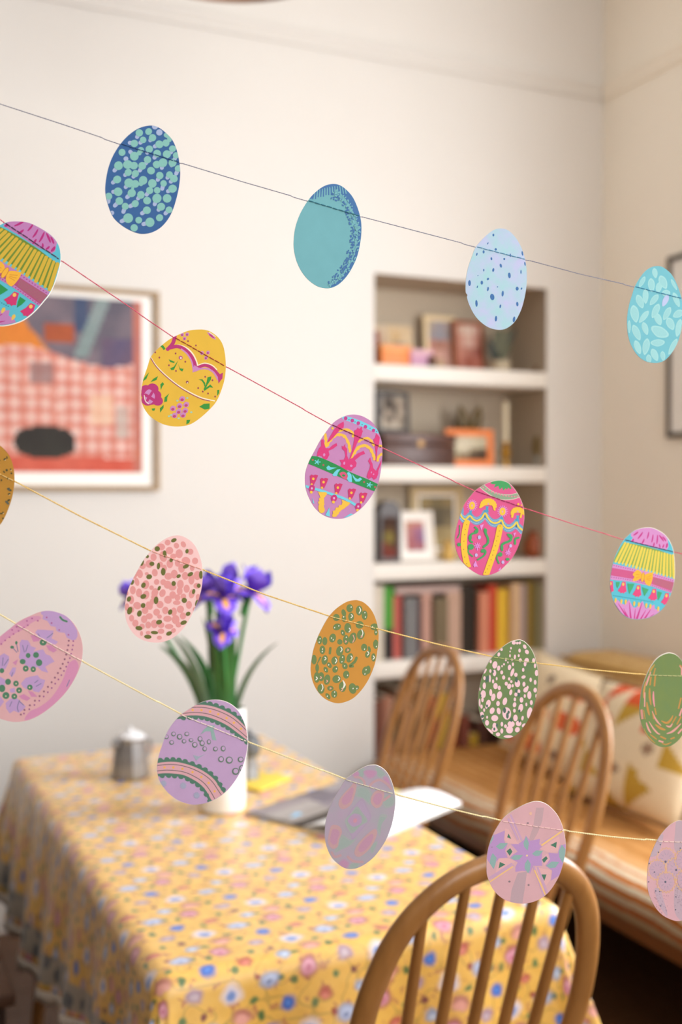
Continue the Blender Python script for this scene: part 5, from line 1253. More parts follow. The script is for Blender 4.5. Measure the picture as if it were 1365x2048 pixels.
def star(x, y, s):
    for i in range(8): a = i * math.pi / 4; A.S([(x, y), (x + s * math.cos(a), y + s * math.sin(a))], 13, LP, False)
star(493, 1150, 45); A.S([(490, 1150), (490, 1215)], 14, LP); star(958, 1255, 42); A.S([(962, 1240), (975, 1180)], 12, LP)
for q in ((522, 1020, 25, 30), (475, 1290, 23, 27), (997, 1150, 22, 26), (880, 1398, 22, 27)): A.E(*q, 5, '#bfb2e0')
for P_ in ([(530, 840), (590, 820), (575, 860), (548, 915)], [(430, 1440), (465, 1375), (500, 1470), (470, 1462), (445, 1478)], [(1035, 960), (1080, 945), (1050, 1012)], [(805, 1520), (850, 1465), (845, 1520)]): A.P(P_, LP)
A.E(493, 1152, 8, 9, 0, '#c04488', 8); A.E(958, 1255, 8, 9, 0, '#c04488', 8)
make_egg(2, (890, 940), 7.583, [(800, 160), (690, 185), (590, 230), (470, 310), (380, 410), (300, 520), (235, 680), (185, 850), (155, 1010), (158, 1120), (185, 1240), (240, 1360), (320, 1450), (420, 1530), (530, 1590), (620, 1600), (720, 1580), (830, 1530), (930, 1440), (1020, 1340), (1090, 1220), (1140, 1090), (1180, 930), (1205, 760), (1205, 640), (1185, 530), (1135, 410), (1060, 290), (970, 200), (880, 165)],
         '#de5f92', A, 'hot pink paper egg with yellow stripes and blue scalloped swags', stitch='#a83466', rim=(.0003, .0003))
make_egg(2, (1200, 1040), 8.273, [(800, 128), (680, 142), (560, 190), (450, 280), (380, 360), (310, 490), (245, 640), (200, 810), (175, 970), (172, 1100), (195, 1220), (230, 1340), (300, 1470), (390, 1570), (500, 1630), (620, 1645), (740, 1635), (860, 1600), (980, 1530), (1070, 1440), (1130, 1340), (1190, 1200), (1225, 1070), (1245, 930), (1245, 780), (1235, 620), (1210, 470), (1150, 340), (1070, 240), (960, 170), (880, 138)],
         TE, band_egg(), 'turquoise paper egg with yellow pleats and bow, whole, before the right wall', stitch='#4a4068', rim=(.0005, .0005))

# --- gold thread
A = Art()
for i in range(150):
    x, y = -1250 + 1540 * R1.random(), 120 + 1950 * R1.random(); A.E(x, y, 14 + 12 * R1.random(), 18 + 18 * R1.random(), R1.random() * 180, '#4e4a2e', 10); 
    if R1.random() < .3: A.E(x + 10, y + 22, 15, 9, -30, '#e6cfa0', 8)
A.S([(180, 1110), (220, 1145)], 42, '#56584a'); A.S([(140, 1400), (190, 1450)], 44, '#5c6258')
make_egg(3, (0, 880), 11.383, [(0, 130), (100, 215), (200, 340), (270, 490), (310, 640), (328, 800), (328, 980), (310, 1130), (280, 1290), (230, 1460), (150, 1670), (70, 1830), (0, 1930), (-120, 2040), (-300, 2130), (-550, 2180), (-800, 2150), (-1050, 2030), (-1270, 1800), (-1370, 1500), (-1380, 1200), (-1300, 850), (-1150, 520), (-950, 250), (-700, 80), (-450, 20), (-200, 50)],
         '#ba8738', A, 'ochre paper egg with dark flecks, mostly outside the left picture edge', stitch='#e0c07a')

A = Art(); RS, OL = '#e29b99', '#6d6f3a'
for q in [(720, 240, 40), (840, 282, 36, 40, -30), (935, 265, 34, 45, -30), (630, 300, 55, 48), (745, 350, 52, 52), (878, 392, 50, 62), (1030, 365, 42, 42), (1095, 490, 42, 46), (528, 440, 42, 52), (660, 430, 52, 75, -10), (800, 425, 45, 35), (970, 490, 60, 55, 20), (470, 530, 52, 55), (380, 560, 42, 42), (750, 530, 45, 60), (855, 520, 36, 50), (910, 590, 46, 62), (1055, 590, 32, 38),
          (620, 540, 38, 40), (675, 590, 35, 50), (340, 665, 42, 60, -10), (272, 680, 35, 55, 20), (435, 665, 28, 22), (545, 650, 40, 52, -10), (730, 700, 52, 48), (810, 670, 48, 60), (960, 695, 45, 55), (1045, 740, 42, 75), (1125, 690, 50, 62), (300, 775, 32, 58, -15), (570, 778, 38, 40), (660, 780, 40, 42), (420, 815, 48, 62, 10), (720, 815, 52, 55), (785, 850, 55, 45), (895, 810, 46, 62), (980, 870, 42, 55),
          (1120, 830, 48, 40), (500, 855, 32, 32), (245, 890, 40, 58), (330, 925, 42, 60), (425, 955, 45, 60, 15), (545, 925, 45, 65, 15), (650, 930, 42, 55, 20), (885, 900, 40, 55), (790, 955, 45, 52), (935, 975, 38, 40), (855, 990, 40, 45), (1050, 940, 40, 62, 10), (725, 1020, 52, 55), (225, 1020, 36, 60), (540, 985, 45, 45), (845, 1060, 52, 32), (1012, 1090, 40, 55), (1135, 985, 30, 45), (305, 1100, 55, 50, 20), (470, 1100, 45, 60, -25),
          (615, 1085, 48, 50, -20), (505, 1050, 30, 45), (165, 1120, 30, 52), (225, 1155, 38, 45), (412, 1165, 45, 50), (570, 1190, 45, 48), (690, 1165, 42, 52), (805, 1185, 40, 60), (895, 1150, 48, 52), (1085, 1155, 22, 35), (470, 1245, 48, 42), (400, 1285, 42, 52), (610, 1250, 32, 30), (720, 1280, 58, 42), (830, 1290, 52, 62), (930, 1240, 42, 48), (228, 1272, 34, 45), (280, 1340, 42, 48), (455, 1365, 38, 48), (540, 1350, 48, 58), (630, 1365, 45, 42),
          (740, 1385, 58, 35), (870, 1360, 40, 38), (370, 1385, 38, 38), (365, 1480, 20, 34), (630, 1450, 45, 36), (800, 1440, 36, 30, -40), (455, 1470, 32, 26), (608, 1538, 34, 28), (170, 930, 14, 30)]:
    A.E(q[0], q[1], q[2], q[3] if len(q) > 3 else q[2], q[4] if len(q) > 4 else 0, RS)
for q in [(805, 208, 40, 26, -25), (578, 325, 36, 36, 40), (680, 395, 26, 50, -5), (985, 358, 22, 32, 8), (443, 430, 22, 24, 30), (372, 512, 22, 48, 15), (505, 530, 34, 30, 0), (595, 560, 22, 46, 5), (768, 480, 24, 28, 10), (970, 565, 44, 26, -25), (660, 638, 32, 52, 0), (468, 706, 40, 34, -15), (870, 698, 32, 24, -35), (1030, 672, 42, 26, -30), (1175, 680, 26, 56, 0), (235, 780, 26, 38, 15), (390, 822, 30, 38, 25), (605, 862, 20, 34, 25),
          (803, 798, 30, 34, 0), (1145, 828, 27, 30, 0), (1075, 908, 22, 36, 12), (388, 975, 42, 32, -25), (192, 1010, 28, 38, 20), (562, 1028, 32, 52, 5), (948, 1028, 36, 36, 0), (385, 1098, 32, 34, 20), (1118, 1068, 22, 48, 12), (202, 1168, 34, 54, 18), (335, 1208, 32, 44, 15), (755, 1188, 28, 38, 20), (1000, 1212, 34, 28, -30), (603, 1325, 42, 32, -20), (938, 1332, 46, 28, -22), (328, 1408, 48, 30, 10), (540, 1468, 50, 24, 5), (450, 1525, 50, 28, 5), (740, 1480, 42, 28, -25)]:
    A.E(*q, OL)
make_egg(3, (230, 1050), 6.825, [(840, 142), (740, 165), (640, 220), (550, 290), (470, 380), (390, 480), (310, 620), (235, 760), (175, 900), (140, 1060), (135, 1160), (150, 1280), (190, 1390), (260, 1490), (340, 1550), (440, 1590), (560, 1605), (680, 1590), (800, 1535), (920, 1430), (1010, 1300), (1080, 1160), (1140, 1020), (1180, 880), (1198, 740), (1195, 600), (1175, 480), (1130, 350), (1060, 240), (960, 170), (900, 148)],
         '#f8cdcc', A, 'pale pink paper egg with rose and olive spots', stitch='#e8a898')

A = Art(); G4, W4, P4 = '#6f8452', '#e8e4d8', '#e0a694'
SP = [(718, 262, 48, 58), (738, 385, 42, 62), (855, 295, 48, 72), (932, 362, 42, 68), (632, 330, 32, 55, -15), (635, 410, 30, 50), (525, 395, 48, 52), (535, 530, 60, 48, -25), (690, 545, 50, 72), (860, 500, 58, 55), (1075, 530, 60, 50), (1095, 610, 26, 42), (472, 690, 48, 65, 15), (575, 745, 38, 40), (665, 715, 42, 72), (760, 690, 52, 82, 20), (878, 640, 55, 72, 15), (620, 615, 30, 45, -20), (285, 720, 35, 62), (360, 735, 36, 60), (325, 860, 42, 62),
      (575, 875, 52, 75, 12), (690, 865, 45, 38, -40), (925, 825, 44, 54), (1092, 780, 38, 68), (975, 925, 36, 50, 15), (1000, 850, 20, 45, -15), (1060, 968, 32, 60), (205, 1000, 38, 70), (358, 1005, 45, 70, 10), (500, 1015, 46, 62, 10), (608, 995, 42, 68, 10), (718, 975, 44, 70, 20), (425, 1080, 30, 45, -30), (648, 1092, 40, 48, -20), (375, 1145, 30, 45, -30), (510, 1140, 40, 50, 20), (250, 1120, 26, 60), (668, 1215, 45, 58), (245, 1255, 42, 78), (308, 1245, 42, 66),
      (392, 1288, 46, 76, 10), (530, 1280, 62, 58, -20), (945, 1165, 48, 68, 15), (985, 1145, 32, 60), (305, 1420, 52, 70), (440, 1412, 46, 36), (615, 1390, 52, 76), (495, 1495, 44, 55), (405, 1525, 28, 50, -35), (760, 1415, 55, 78, -10), (820, 1405, 30, 36, 30)]
for q in SP: A.E(q[0], q[1], q[2], q[3], q[4] if len(q) > 4 else 0, G4)
A.S([(760, 1095), (720, 1090), (790, 1030), (815, 975)], 38, G4); A.S([(300, 960), (265, 1030), (240, 1080)], 26, G4, taper=1); A.S([(440, 835), (432, 910)], 34, G4)
def crescent(x, y, h, c): A.S([(x - 4, y - h), (x + 12, y), (x - 8, y + h)], 14, c)
for x, y, h in ((862, 290, 42), (715, 575, 26), (895, 620, 50), (595, 855, 32), (518, 1015, 32), (740, 975, 28), (320, 1400, 48), (560, 1275, 24), (625, 1360, 60), (745, 375, 22), (640, 1360, 40), (365, 985, 20), (980, 910, 26), (1060, 970, 24), (240, 1270, 22)): crescent(x, y, h, W4)
for x, y, h in ((770, 700, 50), (690, 862, 12), (300, 1258, 14), (390, 1310, 14), (605, 1430, 18), (440, 1412, 8), (885, 670, 10), (660, 740, 10)): crescent(x, y, h, P4)
for q in ((738, 245), (935, 325), (942, 388), (560, 515), (500, 540), (630, 385), (1045, 530), (1095, 605), (290, 700), (278, 750), (322, 885), (325, 848), (668, 680), (615, 965), (605, 1030), (415, 1075), (645, 1090), (370, 1150), (525, 1130), (685, 1225), (952, 1145), (935, 1205), (1100, 812), (930, 850), (500, 1520), (500, 1465), (395, 1525), (765, 1415), (820, 1415), (455, 690), (480, 715), (615, 615)): A.E(*q, 8, 12, 15, W4, 8)
make_egg(3, (600, 1180), 7.184, [(790, 145), (690, 165), (590, 220), (490, 300), (400, 410), (320, 550), (250, 700), (195, 870), (160, 1080), (160, 1190), (185, 1310), (240, 1430), (320, 1530), (420, 1595), (540, 1628), (650, 1610), (760, 1560), (860, 1470), (950, 1350), (1020, 1220), (1080, 1060), (1115, 880), (1132, 720), (1130, 590), (1105, 460), (1060, 340), (1000, 250), (920, 180), (850, 152)],
         '#cd9242', A, 'mustard paper egg with moss green ringed spots', stitch='#e6cb84')

A = Art(); P5, D5 = '#eac3cb', '#526a5e'
for q in [(790, 205, 34, 30), (845, 210, 20, 22), (885, 205, 20, 26), (965, 268, 26, 38, -25), (1000, 352, 30, 38, -30), (592, 312, 20, 26), (548, 392, 22, 34, 10), (744, 292, 14, 20), (730, 345, 11, 15), (728, 412, 13, 26), (882, 330, 20, 32), (806, 432, 18, 38, 5), (868, 412, 16, 24), (895, 485, 24, 32), (995, 490, 36, 42, 20), (970, 545, 22, 40), (1108, 490, 24, 38), (1130, 575, 18, 38), (1155, 690, 28, 50), (662, 475, 16, 28), (760, 478, 12, 22), (695, 520, 10, 16),
          (418, 505, 18, 30), (485, 560, 40, 60, 10), (545, 612, 26, 42, 8), (632, 550, 16, 18), (600, 580, 12, 18), (775, 550, 18, 30), (720, 600, 28, 44, 8), (765, 680, 26, 68, 18), (940, 640, 20, 32), (822, 718, 28, 34), (412, 658, 18, 30), (478, 690, 28, 52), (595, 680, 24, 32), (330, 660, 16, 45, 28), (318, 772, 20, 32), (405, 780, 16, 62), (514, 782, 15, 28), (626, 762, 26, 34), (456, 825, 18, 34), (714, 785, 20, 26), (748, 828, 20, 24), (945, 755, 36, 26, -20), (1060, 800, 20, 36), (1132, 840, 22, 40),
          (315, 895, 26, 54), (495, 900, 36, 50), (555, 930, 24, 38), (668, 862, 26, 32), (715, 905, 32, 44, 10), (770, 895, 18, 26), (848, 860, 44, 58, 0), (952, 870, 24, 40), (980, 960, 36, 46, 30), (1010, 920, 18, 26), (1132, 965, 28, 40), (740, 1000, 24, 48, 12), (418, 1005, 24, 56), (298, 1030, 42, 64), (285, 1120, 20, 40), (458, 1080, 34, 62, 12), (558, 1045, 42, 64, 12), (870, 985, 24, 34), (822, 1035, 26, 32), (965, 1060, 18, 30), (1038, 1045, 34, 64), (645, 1145, 36, 62, 15), (535, 1180, 30, 42), (912, 1122, 30, 44), (805, 1115, 20, 32),
          (380, 1180, 38, 60, 10), (350, 1235, 20, 30), (270, 1230, 20, 34), (312, 1285, 16, 30), (440, 1295, 38, 54, 20), (545, 1300, 32, 54, -12), (800, 1200, 28, 42, 10), (990, 1195, 16, 30), (1070, 1165, 24, 40), (900, 1250, 38, 66, 12), (798, 1295, 22, 32), (1042, 1330, 42, 92, 10), (240, 1165, 14, 66), (675, 1340, 70, 100, -5), (275, 1375, 36, 64), (815, 1412, 36, 54), (928, 1415, 20, 38, 10), (482, 1415, 56, 50), (360, 1400, 16, 24), (358, 1490, 32, 46), (480, 1540, 34, 52), (480, 1600, 50, 36), (597, 1512, 22, 38), (655, 1545, 24, 30), (745, 1510, 58, 50), (720, 1600, 56, 62),
          (865, 1500, 46, 44), (950, 1530, 38, 26, -40), (845, 1600, 38, 44, 25), (595, 1620, 24, 42), (535, 1675, 36, 32), (700, 1710, 76, 22), (400, 1620, 70, 24, 38), (245, 950, 10, 28), (1145, 1060, 10, 36)]: A.E(q[0], q[1], q[2], q[3], q[4] if len(q) > 4 else 0, P5)
for q in [(362, 785, 28, 56, 12), (455, 670, 12, 22), (832, 800, 22, 42), (830, 975, 20, 32), (868, 1038, 20, 34), (358, 1218, 16, 22), (375, 1255, 12, 18), (640, 1290, 24, 44), (705, 1320, 18, 26), (685, 1375, 22, 48), (880, 1300, 16, 26), (285, 1385, 24, 28, 40), (518, 1530, 18, 30), (475, 1590, 16, 24), (748, 1440, 20, 36), (880, 1460, 16, 26), (300, 1450, 14, 26), (865, 184, 22, 6), (255, 1050, 12, 20)]: A.E(q[0], q[1], q[2], q[3], q[4] if len(q) > 4 else 0, D5)
make_egg(3, (930, 1260), 8.029, [(860, 162), (760, 185), (660, 240), (560, 320), (470, 410), (400, 500), (330, 630), (280, 760), (240, 910), (218, 1070), (218, 1190), (240, 1330), (280, 1460), (340, 1570), (420, 1660), (520, 1725), (620, 1750), (720, 1740), (820, 1690), (920, 1590), (1010, 1460), (1080, 1310), (1130, 1160), (1165, 980), (1180, 800), (1175, 650), (1150, 520), (1110, 390), (1050, 280), (970, 197), (910, 167)],
         '#74864f', A, 'moss green paper egg with many pale pink spots', base2='#66805a', stitch='#b4b878', rim=(.0003, .0004))

A = Art(); O6, P6 = '#bd8a4c', '#d99a92'
for pts, w, c in (([(470, 360), (400, 450), (370, 520)], 40, '#b3944e'), ([(480, 430), (445, 560)], 30, O6), ([(395, 500), (340, 650), (310, 760)], 34, P6), ([(480, 560), (462, 770)], 38, O6), ([(400, 590), (380, 750)], 34, O6), ([(300, 680), (270, 850), (262, 990)], 36, '#c48f5c'), ([(375, 800), (375, 960), (400, 1120)], 40, O6), ([(445, 860), (445, 1000), (465, 1150)], 36, '#da9098'), ([(285, 880), (280, 1150)], 30, P6), ([(320, 1060), (340, 1200), (370, 1310)], 40, O6), ([(470, 1170), (495, 1300)], 32, O6),
                  ([(220, 1200), (240, 1380)], 54, '#c98a80'), ([(420, 1230), (470, 1350), (530, 1440), (590, 1500)], 32, P6), ([(430, 1270), (450, 1380)], 26, O6), ([(260, 1210), (290, 1380)], 20, O6), ([(310, 1440), (350, 1560), (400, 1640)], 36, P6), ([(360, 1420), (440, 1550), (520, 1640), (570, 1660)], 30, P6), ([(590, 1410), (690, 1450), (760, 1400), (810, 1310)], 44, O6), ([(480, 1480), (580, 1550), (670, 1580)], 46, O6), ([(680, 1500), (750, 1520), (800, 1460)], 34, P6), ([(870, 1330), (800, 1450)], 30, O6),
                  ([(690, 1650), (780, 1620), (860, 1560), (960, 1460)], 40, P6), ([(380, 1660), (460, 1720), (510, 1760)], 26, O6), ([(570, 1700), (680, 1750)], 38, O6), ([(760, 1750), (840, 1720)], 34, O6), ([(540, 1780), (630, 1810)], 40, P6), ([(600, 1830), (680, 1850), (780, 1810)], 24, O6), ([(265, 1550), (320, 1670), (400, 1760), (480, 1830)], 22, O6), ([(900, 1650), (980, 1560)], 40, P6), ([(960, 980), (910, 1190)], 36, O6), ([(980, 1180), (930, 1320)], 44, P6), ([(960, 1330), (880, 1480)], 34, O6), ([(940, 380), (1000, 470)], 50, P6), ([(930, 370), (990, 420)], 28, O6), ([(970, 430), (970, 560)], 40, P6),
                  ([(1050, 1000), (1000, 1300)], 40, O6), ([(1080, 700), (1090, 900)], 36, P6), ([(1100, 1100), (1060, 1350)], 36, O6)): A.S(pts, w, c, taper=2)
make_egg(3, (1260, 1290), 9.305, [(740, 152), (600, 195), (500, 270), (430, 360), (370, 460), (300, 620), (240, 800), (205, 1000), (190, 1200), (200, 1360), (230, 1480), (280, 1620), (360, 1740), (450, 1830), (560, 1890), (660, 1900), (760, 1880), (870, 1810), (960, 1710), (1050, 1560), (1120, 1380), (1160, 1200), (1170, 1000), (1150, 800), (1110, 600), (1050, 420), (970, 290), (870, 190)],
         '#77884e', A, 'plain moss green paper egg with nested ochre and pink dashes', base2='#6c8456', stitch='#c0be86', rim=(0, .0005))

# --- cream thread
A = Art(); L7, K7, G7 = '#c2a0d0', '#d48eb6', '#56866a'
A.P([(350, 1720), (430, 1600), (560, 1540), (700, 1440), (800, 1320), (900, 1150), (960, 980), (1000, 900), (1080, 860), (1130, 940), (1110, 1040), (1060, 1150), (950, 1320), (800, 1480), (600, 1640), (450, 1710)], '#d995b9', True)
A.P([(230, 350), (320, 290), (430, 240), (560, 230), (590, 270), (470, 320), (340, 420), (220, 480), (100, 560), (0, 650), (-60, 600), (80, 460)], '#da9cba', True)
A.P([(590, 170), (700, 145), (850, 170), (980, 250), (1060, 350), (1110, 440), (1115, 520), (1090, 570), (1040, 580), (960, 540), (930, 470), (850, 465), (810, 440), (800, 385), (730, 375), (680, 300), (610, 275), (620, 220), (590, 200)], L7)
A.S([(865, 245), (900, 285), (960, 308)], 28, G7); 
for P_ in ([(505, 465), (540, 425), (650, 430), (770, 440), (760, 500), (740, 550), (835, 600), (800, 640), (700, 615), (640, 560), (560, 530)], [(280, 620), (310, 570), (400, 580), (430, 620), (440, 660), (520, 690), (480, 740), (560, 720), (620, 710), (660, 780), (720, 800), (785, 885), (730, 910), (650, 960), (695, 1045), (600, 1020), (540, 960), (460, 990), (380, 940), (300, 890), (270, 820), (290, 740)],
           [(0, 800), (60, 765), (130, 810), (130, 880), (80, 990), (0, 1010), (-60, 900)], [(130, 1060), (180, 970), (230, 970), (220, 1040), (170, 1110)], [(300, 1200), (370, 1120), (440, 1100), (540, 1080), (580, 1130), (650, 1150), (620, 1250), (560, 1330), (480, 1310), (460, 1260), (380, 1280), (330, 1250)], [(-80, 1160), (0, 1100), (80, 1150), (70, 1230), (-40, 1300)],
           [(80, 1480), (150, 1420), (230, 1400), (280, 1440), (370, 1530), (330, 1580), (270, 1620), (200, 1590), (140, 1630), (90, 1560)], [(140, 1280), (210, 1260), (220, 1330), (150, 1330)], [(-100, 1400), (0, 1380), (60, 1460), (0, 1540), (-90, 1500)]): A.P(P_, L7)
for P_ in ([(440, 510), (500, 500), (580, 545), (560, 590), (480, 600)], [(660, 650), (730, 650), (820, 720), (770, 755), (700, 720)], [(270, 1380), (340, 1350), (440, 1410), (390, 1450), (310, 1420)], [(400, 1300), (470, 1320), (540, 1390), (450, 1390)], [(180, 900), (260, 850), (230, 940)]): A.P(P_, K7)
for q in ((620, 610, 50, 46), (405, 797, 34, 36), (518, 790, 42, 42), (326, 885, 42, 38), (562, 900, 46, 50), (370, 985, 42, 44), (478, 995, 38, 42), (27, 1015, 34, 36), (116, 1175, 42, 44), (230, 1200, 40, 42), (30, 1270, 46, 54), (275, 1297, 42, 42), (430, 1255, 40, 40), (86, 1372, 50, 50), (206, 1385, 42, 42), (235, 615, 18, 26), (175, 678, 28, 22)): A.E(*q, 0, G7)
for q in ((618, 607), (370, 985), (478, 995), (425, 1255), (85, 1380), (208, 1385), (232, 1202), (275, 1300)): A.E(*q, 11, 12, 0, '#dcc8b0', 8)
for pts in ([(545, 485), (575, 525)], [(760, 478), (710, 520), (675, 545)], [(325, 650), (350, 750)], [(400, 650), (370, 740)], [(45, 830), (35, 940)], [(120, 850), (60, 940)], [(185, 1040), (165, 1095)], [(590, 1200), (520, 1240)], [(545, 1155), (500, 1190)], [(170, 1460), (140, 1530)], [(280, 1440), (250, 1540), (265, 1600)], [(285, 1460), (340, 1510)], [(1000, 1150), (960, 1240)], [(240, 640), (260, 740)], [(190, 690), (240, 750)]): A.S(pts, 12, '#8a84a8')
for i in range(17): t = i / 16; x = 990 - 80 * t - 640 * t * t; y = 585 + 690 * t + 390 * t - 20 * t; A.E(x if t < .97 else 300, y, 15, 15, 0, '#9a6a80', 8)
for i in range(18): t = i / 17; A.E(1055 - 60 * t - 650 * t * t, 590 + 1040 * t, 12, 13, 0, '#a8649a', 8)
for q in ((462, 265), (388, 300), (545, 298), (400, 362), (268, 445), (195, 488), (138, 535), (75, 580), (20, 632), (345, 395), (240, 385), (175, 430), (742, 330), (852, 430), (985, 500), (672, 250)): A.E(*q, 13, 12, 0, '#b8689e', 8)
make_egg(4, (0, 1200), 7.184, [(660, 155), (560, 175), (440, 225), (330, 275), (230, 335), (120, 430), (0, 525), (-130, 660), (-240, 820), (-310, 1000), (-340, 1180), (-330, 1330), (-280, 1470), (-180, 1600), (-60, 1680), (80, 1730), (200, 1752), (320, 1745), (430, 1720), (560, 1660), (680, 1580), (800, 1480), (910, 1370), (1010, 1240), (1090, 1100), (1150, 960), (1182, 820), (1190, 690), (1170, 560), (1120, 430), (1050, 320), (950, 230), (850, 185), (760, 160)],
         '#e6b4b8', A, 'rose pink paper egg with lilac blossoms and green berries', stitch='#f0dcd0')

A = Art(); P8, G8, D8, Y8 = '#dca9b2', '#587f6e', '#4e5a58', '#f2b85e'
def ribbon(top, bot, cmid, lacew):
    rs = lambda Q, n=40: [Q[int(i * (len(Q) - 1) / n)].lerp(Q[min(len(Q) - 1, int(i * (len(Q) - 1) / n) + 1)], i * (len(Q) - 1) / n % 1) for i in range(n + 1)]
    tp = rs(catmull([(x, y, 0) for x, y in top], False, 6)); bt = rs(catmull([(x, y, 0) for x, y in bot], False, 6))
    A.P([(p.x, p.y) for p in tp] + [(p.x, p.y) for p in bt[::-1]], P8)
    for L_, sg in ((tp, -1), (bt, 1)):
        A.S([(p.x, p.y + sg * lacew * .28) for p in L_], lacew * .7, G8, False)
        acc = 0; pv = L_[0]
        for p in L_:
            acc += (p - pv).length; pv = p
            if acc > 62: acc = 0; A.E(p.x, p.y + sg * lacew * .62, 32, lacew * .58, 20, G8)
    for f in (.24, .72): A.S([(a.x + (d.x - a.x) * f, a.y + (d.y - a.y) * f) for a, d in zip(tp, bt)], 7, D8, False)
    for f in [i / 8 for i in range(9)]:
        i = int(f * (len(tp) - 1)); a, d = tp[i], bt[i]; A.E(a.x + (d.x - a.x) * .48, a.y + (d.y - a.y) * .48, 15, 14, 0, Y8, 8)
ribbon([(560, 178), (680, 172), (800, 190), (920, 230), (1040, 290), (1140, 370), (1240, 480)], [(380, 322), (520, 305), (680, 310), (820, 350), (960, 415), (1080, 500), (1210, 600)], 0, 40)
ribbon([(120, 868), (240, 852), (360, 850), (480, 872), (620, 920), (740, 985), (840, 1070), (920, 1190), (960, 1240)], [(130, 1000), (240, 990), (340, 995), (450, 1010), (560, 1060), (650, 1120), (720, 1200), (790, 1330)], 0, 44)
A.P([(660, 530), (700, 470), (760, 420), (830, 420), (815, 470), (850, 600), (800, 590), (780, 490), (720, 490)], '#96b4b0'); A.P([(570, 770), (640, 790), (730, 755), (650, 800), (610, 840)], '#a3aebc'); 
for x, y in ((455, 1135), (220, 1110), (615, 1250)):
    for i in range(5): a = i * .63; A.S([(x - 34 * math.cos(a), y - 34 * math.sin(a)), (x + 34 * math.cos(a), y + 34 * math.sin(a))], 14, '#a8abc4', False)
for q in ((340, 522, 26, 28), (255, 555, 28, 28), (412, 555, 32, 34), (498, 522, 28, 26), (465, 608, 26, 26), (318, 622, 28, 28), (548, 595, 26, 24), (592, 650, 32, 34), (655, 580, 28, 32), (680, 632, 30, 34), (710, 698, 26, 30), (760, 615, 24, 30), (838, 700, 28, 28), (930, 695, 28, 34), (905, 822, 34, 36), (1002, 832, 42, 42), (1138, 825, 34, 34), (1078, 965, 42, 42), (1150, 930, 30, 40)):
    A.E(*q, 0, '#66806e', 20); A.E(q[0] + 2, q[1] - 3, q[2] * .68, q[3] * .68, 0, '#c4a6cc', 18)
make_egg(4, (290, 1380), 5.935, [(820, 118), (720, 132), (620, 170), (520, 230), (420, 300), (330, 400), (260, 510), (210, 640), (165, 780), (145, 900), (150, 1000), (180, 1090), (240, 1180), (320, 1260), (420, 1320), (540, 1358), (650, 1355), (760, 1330), (880, 1270), (980, 1190), (1070, 1080), (1140, 960), (1185, 840), (1215, 700), (1220, 590), (1205, 470), (1170, 360), (1110, 250), (1020, 170), (920, 128)],
         '#c6a6ce', A, 'lilac paper egg with two pink ribbons and little green rings', stitch='#eeddd0', rim=(.0003, .0002))

A = Art(); M9, R9, G9 = '#b592b2', '#c98a9c', '#93b2a2'
soft = lambda P_, c, c2, k=.72: (A.P(P_, c, True), A.P([((x - sum(p[0] for p in P_) / len(P_)) * k + sum(p[0] for p in P_) / len(P_), (y - sum(p[1] for p in P_) / len(P_)) * k + sum(p[1] for p in P_) / len(P_)) for x, y in P_], c2, True))
for P_ in ([(640, 440), (760, 420), (850, 520), (830, 680), (760, 620), (700, 580), (620, 560)], [(500, 900), (600, 800), (700, 800), (760, 950), (640, 1040), (520, 1060)], [(430, 1090), (560, 1160), (640, 1130), (560, 1230), (420, 1300), (340, 1320)], [(1000, 560), (1140, 560), (1150, 680), (1020, 720)], [(960, 820), (1060, 830), (980, 950), (960, 1110), (920, 1000)], [(560, 1480), (680, 1470), (640, 1570), (540, 1570)], [(650, 160), (760, 200), (720, 320), (780, 400), (680, 360)], [(900, 150), (1040, 260), (940, 310)], [(830, 1240), (930, 1180), (850, 1350)]): soft(P_, '#9cb0a6', '#8fb2a0')
soft([(560, 1100), (480, 960), (540, 780), (640, 660), (720, 590), (780, 700), (840, 850), (760, 960), (660, 1080), (580, 1160)], '#ac98b6', '#b09cba', .9)
soft([(480, 900), (560, 800), (640, 700), (700, 760), (790, 900), (700, 960), (600, 1060), (540, 1050)], '#9cb0a6', '#93b09e', .85)
soft([(520, 880), (600, 800), (700, 830), (700, 930), (600, 980), (540, 940)], '#b294bc', '#bb8fb8')
A.E(620, 895, 26, 32, 30, '#dc8a9c')
for P_ in ([(600, 380), (640, 420), (610, 560), (560, 680), (460, 740), (400, 700), (400, 620), (470, 520), (550, 440)], [(930, 480), (1010, 500), (1010, 600), (970, 700), (890, 720), (830, 630), (860, 530)], [(300, 960), (400, 970), (440, 1050), (400, 1160), (380, 1250), (310, 1280), (250, 1200), (260, 1080)], [(880, 1010), (920, 1060), (880, 1180), (800, 1300), (680, 1390), (610, 1350), (640, 1240), (740, 1120)]): soft(P_, '#cf9c96', '#c888a6', .66)
for P_ in ([(730, 230), (820, 200), (920, 230), (880, 300), (800, 320)], [(390, 1480), (460, 1420), (540, 1470), (500, 1550), (420, 1540)], [(580, 280), (640, 220), (680, 260), (640, 310)], [(1000, 300), (1070, 310), (1110, 440), (1060, 430)]): soft(P_, '#bd90b0', '#c684ac')
for pts in ([(620, 300), (690, 310), (740, 360), (750, 410)], [(820, 420), (870, 370), (960, 340), (1060, 400), (1110, 460)], [(300, 1330), (340, 1390), (420, 1370)], [(520, 1390), (600, 1450), (720, 1460)], [(1010, 620), (1090, 560)]): A.S(pts, 34, '#cb9a98')
_mx3 = lambda c, k=.42: '#%02x%02x%02x' % tuple(int(a * (1 - k) + d * k) for a, d in zip(rgb255(c), (174, 158, 172)))
A.shapes = [(p, _mx3(c), l) for p, c, l in A.shapes]
